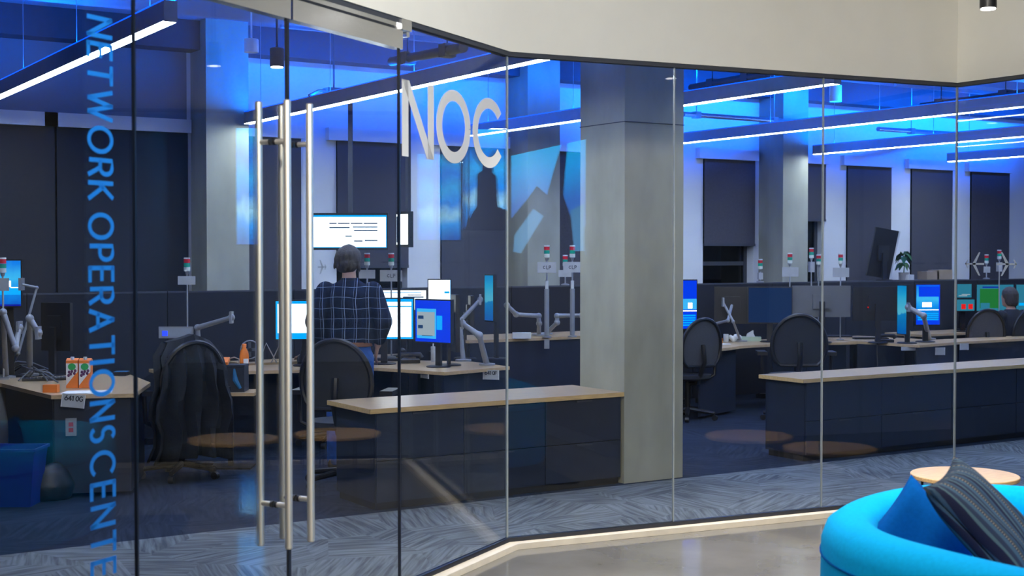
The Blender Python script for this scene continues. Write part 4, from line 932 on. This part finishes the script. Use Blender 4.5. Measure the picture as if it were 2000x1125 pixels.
for k, (px, py, w_, d_, rz, lb) in enumerate(((165, 766, .30, .21, 4, 'white sheets of paper lying in front of the juice cartons'), (1395, 672, .28, .2, -15, 'loose white paper on the cluttered desk past the column'))):
    c = G(px, py, 0.742); t = item('paper_sheets', lb, 'paper', c, FACE + R(rz))
    for j in range(3): MB().at((0.02*j, 0.01*j, 0.0006*j), R(5*j)).box((-w_/2, -d_/2, 0), (w_/2, d_/2, 0.0005)).build('sheet', K['paper'], t)
# seat number plates
def digits(mb, s, x, z, h, wd):
    D = {'6': [arc(.3, .3, .3, .3, 0, 360, 12), [(.02, .35), (.4, 1)]], '4': [[(.45, 0), (.45, 1), (0, .3), (.65, .3)]], '1': [[(.0, .8), (.2, 1), (.2, 0)]], '0': [arc(.3, .5, .3, .5, 0, 360, 14)], 'G': [arc(.35, .5, .35, .5, 45, 350, 14) + [(.4, .45)]], 'F': [[(0, 0), (0, 1), (.5, 1)], [(0, .55), (.45, .55)]], 'K': [[(0, 0), (0, 1)], [(.5, 1), (0, .45)], [(.1, .5), (.5, 0)]]}
    for ch_ in s:
        for pl in D[ch_]:
            pts = [(x+a*h, z+b*h) for a, b in pl]; letter_plate(mb, stroke(pts, wd) if len(pl) > 6 else strokes_sharp(pts, wd))
        x += h*0.78
def seat_plate(c, rz, label, txt, wd=0.155, ht=0.095):
    t = item('seat_number_plate', label, 'sign', c, rz, 'seat number plates')
    MB().cbox((0, 0, 0), (wd, 0.004, ht)).build('plate', K['signwhite'], t, bevel=0.001)
    for sx in (-1, 1): MB().cbox((sx*wd/2, -0.002, 0), (0.006, 0.010, ht)).build('end_clip', K['whitepl'], t)
    if txt:
        mb = MB(); digits(mb, txt, -wd*.38, ht*.02, ht*.34, ht*.075); o = mb.build('number', K['ink'], t, smooth=0); o.location = (0, -0.0026, 0)
    return t
c = W(143, 783, 9.68); sp_ = seat_plate(c, FACE + R(13), 'tilted silver plate reading 6410G hanging from the desk front', '6410G'); sp_.rotation_euler.y = R(7)
c = W(959, 732, 11.95); seat_plate(c, FACE + R(-14), 'silver plate reading 6410F under the desk wing by the NOC pane', '6410F', .14, .085)
c = W(830, 732, 11.75); seat_plate(c, FACE + R(-55), 'small dim plate under the desk below the blue monitor', '', .12, .06)
c = W(1836, 686, 15.3); seat_plate(c, FACE + R(10), 'bluish plate on the dark desk front below the portrait screen', '', .11, .085)
c = W(1883, 677, 15.6); seat_plate(c, FACE + R(10), 'bluish plate on the dark desk front under the grey chair', '', .10, .075)
c = W(1775, 681, 15.15); seat_plate(c, FACE, 'thin grey plate under the desk below the telephone', '', .16, .04)
# outlet on the desk panel
c = W(139, 834, 9.68); t = item('power_outlet', 'small steel power outlet with two red sockets on the desk panel', 'outlet', c, FACE + R(13))
MB().cbox((0, 0, 0), (.075, .03, .125)).build('box', K['alu'], t, bevel=.004)
for z in (-.02, .02): MB().cbox((0, -.016, z), (.032, .004, .03)).build('socket', mat('red_socket', (.35, .01, .01), .4), t, bevel=.001)
# bin, bags
c = G(25, 985, 0); t = item('recycling_bin', 'dark blue recycling bin on the carpet by the desk', 'bin', c, FACE)
MB().loft([[(x*s, y*s, z) for x, y in ((-.2, -.14), (.2, -.14), (.2, .14), (-.2, .14))] for s, z in ((.8, 0), (1, .40), (.97, .40), (.76, .02))]).build('body', K['bin'], t)
MB().box((-.212, -.152, .385), (.212, -.14, .405)).box((-.212, .14, .385), (.212, .152, .405)).box((-.212, -.14, .385), (-.2, .14, .405)).box((.2, -.14, .385), (.212, .14, .405)).build('rim', K['bin'], t)
c = G(0, 930, 0); B = MB(); B.ell([(0, 0, 0, .25, .2), (0, 0, .2, .29, .23), (.02, 0, .45, .27, .22), (.0, 0, .6, .2, .15), (-.1, 0, .72, .2, .1)], 20)
tag(remeshed(B, 'backpack', K['bag'], None, .03, 3), 'big black bag standing behind the blue bin', 'bag'); bpy.data.objects['backpack'].location = c
c = G(100, 975, 0); B = MB(); B.ell([(0, 0, 0, .14, .1), (0, 0, .1, .17, .12), (0, 0, .2, .12, .09), (.03, 0, .26, .04, .03)], 20)
tag(remeshed(B, 'floor_bag', K['bag'], None, .02, 3), 'small black bag slumped beside the blue bin', 'bag'); bpy.data.objects['floor_bag'].location = c
# lunch bag on the edge of the desk
c = Vector((4.02, 10.62, 0.0)); t = item('side_table', 'small oak ledge carrying the dark lunch bag', 'table', c, FACE)
MB().box((-.22, -.16, .60), (.22, .16, .625)).build('top', K['wood'], t, bevel=.003); MB().box((-.02, -.02, 0.01), (.02, .02, .60)).build('post', K['blackmetal'], t); MB().box((-.18, -.12, 0), (.18, .12, .015)).build('base', K['blackmetal'], t)
t = item('lunch_bag', 'dark insulated lunch bag beside the jacket', 'bag', (c.x, c.y, .626), FACE)
MB().box((-.13, -.09, 0), (.13, .09, .20)).build('body', K['lunch'], t, bevel=.025); MB().box((-.132, -.092, .202), (.132, .092, .218)).build('lid', K['lunch'], t, bevel=.006)
MB().tube([(.05, -.1, .19), (.06, -.11, .10), (.10, -.105, .03)], [.008, .022, .012], 8).build('strap', K['teal'], t)
MB().tube([(-.02, 0, .218), (-.02, 0, .26), (.03, 0, .275), (.07, 0, .26), (.07, 0, .218)], .006, 6).build('handle', K['cardboard'], t)
mb = MB().at((c.x-.09, c.y+.02, .87), FACE, R(20)).box((-.08, -.05, -.015), (.08, .05, .015)); tag(mb.build('snack_packet', K['orange'], None, bevel=.012), 'orange snack packet lying on the lunch bag', 'packet')
# bottles
c = G(477, 716, .742); t = item('juice_bottle', 'orange juice jug near the door handles', 'bottle', c)
MB().lathe([(.036, 0), (.042, .01), (.042, .10), (.036, .13), (.018, .165), (.018, .175)], 18).build('jug', K['orangel'], t); MB().lathe([(.02, .176), (.02, .20), (.017, .202)], 14).build('cap', K['orange'], t); MB().cbox((.0, -.043, .05), (.045, .003, .045)).build('label', K['paper'], t)
c = G(505, 711, .742); t = item('water_bottle', 'clear water bottle next to the juice jug', 'bottle', c)
MB().lathe([(.028, 0), (.032, .01), (.031, .09), (.033, .14), (.03, .18), (.012, .225), (.012, .235)], 16).build('bottle', K['clearpl'], t); MB().lathe([(.014, .236), (.014, .255)], 12).build('cap', K['whitepl'], t)
c = G(488, 706, .742); t = item('desk_fan', 'small round desk fan behind the water bottle', 'fan', c, FACE + R(20))
MB().tube([(.085*math.cos(a/16*2*math.pi), 0, .11+.085*math.sin(a/16*2*math.pi)) for a in range(17)], .006, 6).build('guard', K['armgrey'], t); MB().cbox((0, 0, .01), (.1, .07, .02)).build('base', K['black'], t, bevel=.004)
for k in range(4): MB().at((0, 0.01, .11), 0, 0, R(90*k)).box((-.014, 0, .01), (.014, .003, .07)).build('blade', K['cable'], t)
MB().at((0, 0, .11), 0, R(90)).lathe([(.018, -.02), (.018, .02)], 12).build('hub', K['black'], t)
# jointed monitor arms
def jointed_arm(label, pts, r=.022, base=True):
    o = Vector(pts[0]); t = item('desk_mount', label, 'mount', o, 0, 'jointed screen mounts'); P = [Vector(p)-o for p in pts]
    if base: MB().lathe([(.075, 0), (.075, .014), (.03, .02)], 16).build('base', K['armgrey'], t)
    for k, (a, b) in enumerate(zip(P, P[1:])): MB().tube([a, b], [r, r*.82], 10).build('segment', K['armgrey'], t)
    for p in P[1:]: MB().ball(p, r*1.3, 10, 6).build('joint', K['armgrey'], t)
    hd = MB().at(P[-1], FACE); hd.cbox((.0, 0, 0), (.02, .09, .10)).build('mount_plate', K['armgrey'], t, bevel=.004)
jointed_arm('grey jointed arm standing on the desk wing beside the NOC pane', [G(951, 713, .742), W(936, 655, 12.1), W(903, 632, 12.3)], .028)
jointed_arm('grey jointed arm pointing up at the swivelled thin screen', [G(905, 705, .742), W(898, 628, 12.8), W(938, 585, 12.9)], .022)
jointed_arm('pale jointed arm lying beyond the black jacket', [Vector((4.03, 11.38, .742)), W(386, 640, 11.75), W(452, 620, 11.5)], .024)
jointed_arm('pale arm folded low beside the thicker signal light', [Vector((7.62, 11.5, .922)), W(1053, 632, 13.6), W(1052, 617, 13.6), W(1008, 614, 13.5), W(990, 596, 13.4)], .024)
jointed_arm('pale arm folded low by the column edge', [Vector((7.78, 11.62, .922)), W(1088, 630, 13.7), W(1088, 617, 13.7), W(1136, 616, 13.7)], .024)
jointed_arm('grey arm crossing in front of the blue portrait screen', [G(1815, 663, .742), W(1804, 617, 15.0), W(1774, 600, 15.1)], .03)
jointed_arm('thin pale arm in front of the dark monitor past the column', [G(1447, 667, .742), W(1432, 628, 15.2), W(1412, 590, 15.3)], .015)
jointed_arm('silver upright arm with two mounts at the photo edge', [G(58, 733, .742), W(58, 622, 10.6), W(75, 650, 10.6)], .026)
jointed_arm('silver folded arm among cables at the photo edge', [G(12, 738, .742), W(6, 610, 10.4), W(30, 680, 10.4), W(38, 640, 10.5)], .024)
jointed_arm('small silver arm with camera below the blue portrait screen', [G(20, 718, .742), W(36, 690, 11.0), W(72, 562, 11.1), W(42, 555, 11.1)], .012)
# keyboards, telephones, small things
def keyboard(px, py, label, rz=0, z=.742):
    c = G(px, py, z); t = item('keyboard', label, 'keyboard', c, FACE + R(rz), 'keyboards')
    MB().box((-.2, -.065, 0), (.2, .065, .016)).build('case', K['black'], t, bevel=.004)
    kb = MB()
    for i in range(14):
        for j in range(4): kb.box((-.188+.027*i, -.055+.028*j, .0165), (-.165+.027*i, -.031+.028*j, .022))
    kb.build('keys', K['beam'], t)['kind'] = 'stuff'
keyboard(757, 704, 'black keyboard beside the standing man', -10); keyboard(95, 742, 'dark keyboard under cables near the juice cartons', 20); keyboard(1630, 658, 'dark keyboard below the grey monitor back', 0); keyboard(1700, 662, 'dark keyboard near the black telephone', 0)
def phone(px, py, label, rz):
    c = G(px, py, .742); t = item('telephone', label, 'telephone', c, FACE + R(rz), 'desk telephones')
    MB().prism([(-.09, -.08), (.09, -.08), (.09, .08), (-.09, .08)], 0, .03).build('body', K['black'], t, bevel=.008)
    MB().tube([(-.10, -.09, .05), (-.085, -.09, .075), (0, -.09, .082), (.085, -.09, .075), (.10, -.09, .05)], [.026, .026, .017, .026, .026], 10).build('handset', K['black'], t)
    MB().tube([(-.1, -.09, .03), (-.11, -.11, 0.0), (-.12, -.14, -.10), (-.11, -.16, -.35)], .006, 6).build('cord', K['black'], t)
phone(1727, 668, 'black telephone with handset at the desk edge', 0); phone(800, 708, 'black telephone beside the blue monitor', 10); phone(1590, 668, 'black telephone behind the mesh chair', 0)
for px, py, lb, m in ((852, 705, 'black headset stand in front of the blue monitor', 'black'), (786, 703, 'black desk camera on the desk beside the man', 'black'), (1528, 669, 'dark webcam beside the mesh chair', 'black')):
    c = G(px, py, .742); t = item('webcam', lb, 'camera', c, FACE)
    MB().lathe([(.03, 0), (.03, .01), (.008, .02), (.008, .06)], 12).build('stand', K[m], t); MB().ball((0, 0, .085), (.03, .026, .03), 12, 8).build('head', K[m], t)
c = G(1466, 666, .742); t = item('tissue_box', 'pale green tissue box with a tissue standing up', 'tissue box', c, FACE + R(-4))
MB().box((-.115, -.06, 0), (.115, .06, .05)).build('box', K['tissuebox'], t, bevel=.003); MB().loft([[(-.05, -.02, .05), (.05, -.02, .05), (.05, .02, .05), (-.05, .02, .05)], [(-.045, -.03, .08), (.03, -.025, .09), (.03, .015, .08), (-.04, .02, .085)], [(.015, -.01, .12), (.03, -.008, .125), (.03, .0, .12), (.02, .0, .118)]]).build('tissue', K['paper'], t)
for k, (px, py, r, h, m, lb) in enumerate(((1394, 668, .028, .10, 'clearpl', 'clear cup on the cluttered desk past the column'), (1418, 668, .03, .09, 'whitepl', 'white cup beside the crumpled tissues'), (1407, 671, .025, .06, 'orangel', 'small orange jar on the cluttered desk'), (1772, 660, .035, .09, 'tissuebox', 'pale green can beside the narrow teal monitor'), (1000, 0, .04, .1, 'whitepl', ''), (926, 700, .02, .08, 'red', 'small red can beside the grey jointed arm'), (846, 706, .022, .14, 'whitepl', 'white pump bottle behind the blue monitor'), (336, 722, .03, .16, 'whitepl', 'white pump bottle beside the jacket'))):
    if not lb: continue
    c = G(px, py, .742); t = item('cup', lb, 'cup', c); MB().lathe([(r*.85, 0), (r, .01), (r, h), (r*.9, h), (r*.86, h-.005)], 16).build('body', K[m], t)
    if 'pump' in lb: MB().tube([(0, 0, h), (0, 0, h+.035), (.03, 0, h+.04)], .006, 6).build('pump', K['whitepl'], t); t.name = 'pump_bottle'; t['category'] = 'bottle'
c = G(1436, 667, .742); B = MB()
for k in range(9): B.ball((random.uniform(-.07, .07), random.uniform(-.03, .03), random.uniform(.02, .06)), random.uniform(.018, .035), 8, 5)
tag(B.build('crumpled_tissue', K['paper'], None, loc=c), 'heap of crumpled white tissue on the cluttered desk', 'tissue')
c = G(1950, 643, .742); B = MB().box((-.1, -.05, 0), (.1, .05, .02)); tag(B.build('notebook', K['logogreen'], None, bevel=.004, loc=c, rz=FACE), 'yellow-green notebook on the far desk below the seated figure', 'notebook')
c = W(1019, 651, 13.3); t = item('adapter_box', 'white rounded device on the raised desk by the NOC seam', 'device', (c.x, c.y, .922), FACE); MB().box((-.09, -.05, 0), (.09, .05, .055)).build('case', K['whitepl'], t, bevel=.018)
t = item('clamp_base', 'silver clamp under the thicker signal light', 'clamp', tuple(W(1068, 668, 13.42)), FACE); MB().cbox((0, 0, -.02), (.05, .04, .09)).build('jaw', K['armgrey'], t, bevel=.006)
# cables on the cluttered desk
for k in range(6):
    a, b = G(random.uniform(5, 60), random.uniform(715, 745), .75), G(random.uniform(60, 120), random.uniform(712, 748), .75)
    m_ = (a+b)/2 + Vector((random.uniform(-.1, .1), random.uniform(-.1, .1), random.uniform(.05, .16)))
    tag(MB().tube([a, a.lerp(m_, .6)+Vector((0, 0, .03)), m_, b.lerp(m_, .5)+Vector((0, 0, .02)), b], .006, 6).build('cable', K['cable'], None), 'grey cable looping over the desk at the photo edge', 'cable', 'cables on the juice carton desk')
for k, (x, y) in enumerate(((520, 690), (545, 695))):
    a, b = G(x-15, 708, .75), G(x+20, 708, .75); m_ = W(x, y-20, 12.0)
    tag(MB().tube([a, a.lerp(m_, .6), m_, b.lerp(m_, .6), b], .005, 6).build('cable', K['whitepl'], None), ('white cable arching beside the water bottle', 'white cable arching under the bright monitor')[k], 'cable')
c = G(237, 733, .742); t = item('desk_device', 'small dark device with a teal top behind the vertical lettering', 'device', c, FACE); MB().box((-.055, -.06, 0), (.055, .06, .03)).build('case', K['black'], t, bevel=.004); MB().box((-.05, -.05, .031), (.05, .05, .034)).build('top', K['teal'], t)

# plant and cardboard boxes on a low store behind the screens
t = item('storage_cabinet', 'dark low cabinet hidden behind the acoustic screens, under the plant', 'cabinet', (12.6, 12.38, 0)); MB().box((0, 0, 0.03), (2.6, .26, 1.38)).build('carcass', K['navy'], t); MB().box((0, 0.01, 0), (2.6, .25, .03)).build('plinth', K['black'], t); MB().box((0, 0, 1.381), (2.6, .26, 1.40)).build('top', K['beam'], t)
c = W(1749, 545, 18.25); t = item('potted_plant', 'small dark leafy plant beside the tall tilted panel', 'plant', (c.x, 12.52, 1.40))
MB().lathe([(.05, 0), (.07, .10), (.074, .10), (.06, .095)], 16).build('pot', K['pot'], t)
MB().tube([(0, 0, .09), (.01, 0, .2), (-.01, 0, .32)], .008, 6).build('stem', K['leaf'], t)
for k in range(16):
    a = random.uniform(0, 6.28); z = random.choice((.18, .26, .30, .33)); L_ = random.uniform(.09, .15); dx, dy = math.cos(a), math.sin(a)
    lf = MB(); ax = Vector((dx, dy, 0)); sd = Vector((-dy, dx, 0)); p0 = Vector((0, 0, z))
    pts = [(0, 0, .0), (.3, .3, .05), (.65, .26, .02), (1, 0, -.06)]
    up_ = [lf.v(p0 + ax*(u_*L_) + sd*(w_*L_) + Vector((0, 0, h_))) for u_, w_, h_ in pts]; dn = [lf.v(p0 + ax*(u_*L_) - sd*(w_*L_) + Vector((0, 0, h_))) for u_, w_, h_ in pts[1:3]]
    lf.f([up_[0], up_[1], up_[2], up_[3], dn[1], dn[0]]); lf.build('leaf', K['leaf'], t)
for px, wd, h, lb, m in ((1782, .24, .11, 'brown cardboard box beside the plant', 'cardboard'), (1822, .30, .13, 'larger brown cardboard box above the portrait screen', 'cardboard'), (1762, .12, .07, 'small white box with a blue mark by the plant', 'whitepl')):
    c = W(px, 545, 18.6 if px > 1770 else 18.2); t = item('cardboard_box', lb, 'box', (c.x, 12.51, 1.402)); MB().box((-wd/2, -.08, 0), (wd/2, .08, h)).build('carton', K[m], t, bevel=.002); MB().box((-wd/2-.001, -.02, h-.001), (wd/2+.001, .02, h+.001)).build('tape', K['whitepl'], t)
c = W(1727, 545, 17.5)

# ------------------------------------------------------------------ lobby furniture
def make_table(loc, label, r=.335, h=.335, rz=0):
    t = thing('coffee_table', label, 'table', loc, rz, 'round lobby coffee tables')
    MB().lathe([(r-.004, h-.026), (r, h-.022), (r, h-.004), (r-.004, h)], 48).build('top', K['tablewood'], t)
    MB().lathe([(r-.05, h-.036), (r-.05, h-.0265)], 40).build('top_plate', K['blackmetal'], t)
    for k in range(3):
        a = R(120*k+30); b = a+R(55); p = lambda q, z, rr_=r-.06: (rr_*math.cos(q), rr_*math.sin(q), z)
        MB().tube([p(a, h-.036), p(a, .02), p(a+.06, .010), p(b-.06, .010), p(b, .02), p(b, h-.036)], .008, 8).build('leg', K['blackmetal'], t)
    return t
tb = make_table((7.10, 5.79, 0), 'round oak coffee table nearest the glass')
copy_thing(tb, (6.86, 5.0, 0), R(40), 'round oak coffee table behind the striped pillow')
MB().box((4.35, 2.3, 0), (5.5, 4.85, .012)).build('rug', K['rug'], bevel=.003)
tag(bpy.data.objects['rug'], 'dark navy rug under the blue sofa', 'rug')

# sofa: a tub with one long rounded rim
sofa = thing('sofa', 'bright blue curved sofa at the edge of the lobby', 'sofa', (4.4, 3.2, 0.013))
o_ = Vector((4.4, 3.2))
ctrl = [(3.98, 1.9), (3.97, 2.6), (3.96, 3.3), (4.03, 3.74), (4.28, 4.07), (4.70, 4.27), (5.10, 4.30), (5.38, 4.08), (5.45, 3.55), (5.45, 2.5)]
def smooth_path(P, n=6):
    out = []; P = [Vector(p) for p in P]
    for i in range(len(P)-1):
        p0, p1, p2, p3 = P[max(i-1, 0)], P[i], P[i+1], P[min(i+2, len(P)-1)]
        for k in range(n):
            u = k/n; out.append(.5*((2*p1)+(p2-p0)*u+(2*p0-5*p1+4*p2-p3)*u*u+(3*p1-p0-3*p2+p3)*u**3))
    return out + [P[-1]]
path = smooth_path(ctrl)
prof = [(-.10, .06), (-.12, .10), (-.125, .36), (-.122, .55), (-.10, .61), (-.055, .642), (0, .648), (.055, .642), (.095, .61), (.112, .55), (.112, .30), (.10, .08)]
rings = []
for i, p in enumerate(path):
    d = (path[min(i+1, len(path)-1)] - path[max(i-1, 0)]).normalized(); n = Vector((d.y, -d.x))
    q = p - o_; rings.append([(q.x + n.x*a, q.y + n.y*a, z) for a, z in prof])
MB().loft(rings).build('shell', K['sofa'], sofa, smooth=60)
seam = [(p-o_) - Vector(((path[min(i+1, len(path)-1)]-path[max(i-1, 0)]).normalized().y, -(path[min(i+1, len(path)-1)]-path[max(i-1, 0)]).normalized().x))*.125 for i, p in enumerate(path)]
MB().tube([(q.x, q.y, .50) for q in seam], .004, 6).build('piping', K['bluepillow'], sofa)
inner = [(p-o_) + Vector(((path[min(i+1, len(path)-1)]-path[max(i-1, 0)]).normalized().y, -(path[min(i+1, len(path)-1)]-path[max(i-1, 0)]).normalized().x))*.118 for i, p in enumerate(path)]
seatp = [tuple(q) for q in inner] + []
MB().prism(seatp, .10, .40).build('seat_cushion', K['sofa'], sofa, bevel=.03)
for x, y in ((-.42, -1.1), (-.40, .2), (.98, .75), (.98, -.6)): MB().lathe([(.02, 0), (.025, .065)], 10, (x, y, 0)).build('leg', K['blackmetal'], sofa)
def pillow(loc, w_, h_, t_, m, label, rot):
    mb = MB(); n = 18; top = []; bot = []
    for j in range(n+1):
        rt, rb = [], []
        for i in range(n+1):
            a, b = i/n*2-1, j/n*2-1
            pinch = 1 - .10*(1-a*a)*(b*b) ; pin2 = 1 - .10*(1-b*b)*(a*a)
            x, z = a*w_/2*pin2, b*h_/2*pinch
            th = t_/2*((1-abs(a)**3)*(1-abs(b)**3))**.55 + .004
            th *= 1 + .12*math.sin(5*a+2*b)*(1-a*a)
            rt.append((x, -th, z)); rb.append((x, th, z))
        top.append(rt); bot.append(rb)
    mb.loft(top, False, False); mb.loft(bot, False, False)
    bmesh.ops.remove_doubles(mb.bm, verts=mb.bm.verts, dist=.002)
    for i in range(n):
        pass
    o = mb.build('pillow', m, None, smooth=80); o.location = loc; o.rotation_euler = rot
    md = o.modifiers.new('weld', 'SOLIDIFY'); md.thickness = .004
    return tag(o, label, 'pillow')
def basis(x, z, spin=0):                    # orientation from the sideways and upward directions (view frame)
    x, z = Vector(x).normalized(), Vector(z); z = (z - x*z.dot(x)).normalized(); y = z.cross(x)
    m = Matrix((x, y, z)).transposed()
    return (Matrix.Rotation(FACE, 3, 'Z') @ m @ Matrix.Rotation(spin, 3, 'Y')).to_euler()
pillow(U(1.71, 5.68, .535), .41, .41, .17, K['bluepillow'], 'plain dark blue pillow leaning in the sofa corner', basis((.92, -.30, 0), (-.05, .35, .9), R(36)))
pillow(U(1.86, 5.33, .69), .46, .52, .17, K['stripes'], 'grey and teal striped pillow on the blue sofa', basis((.50, .80, .12), (-.62, .30, .72)))
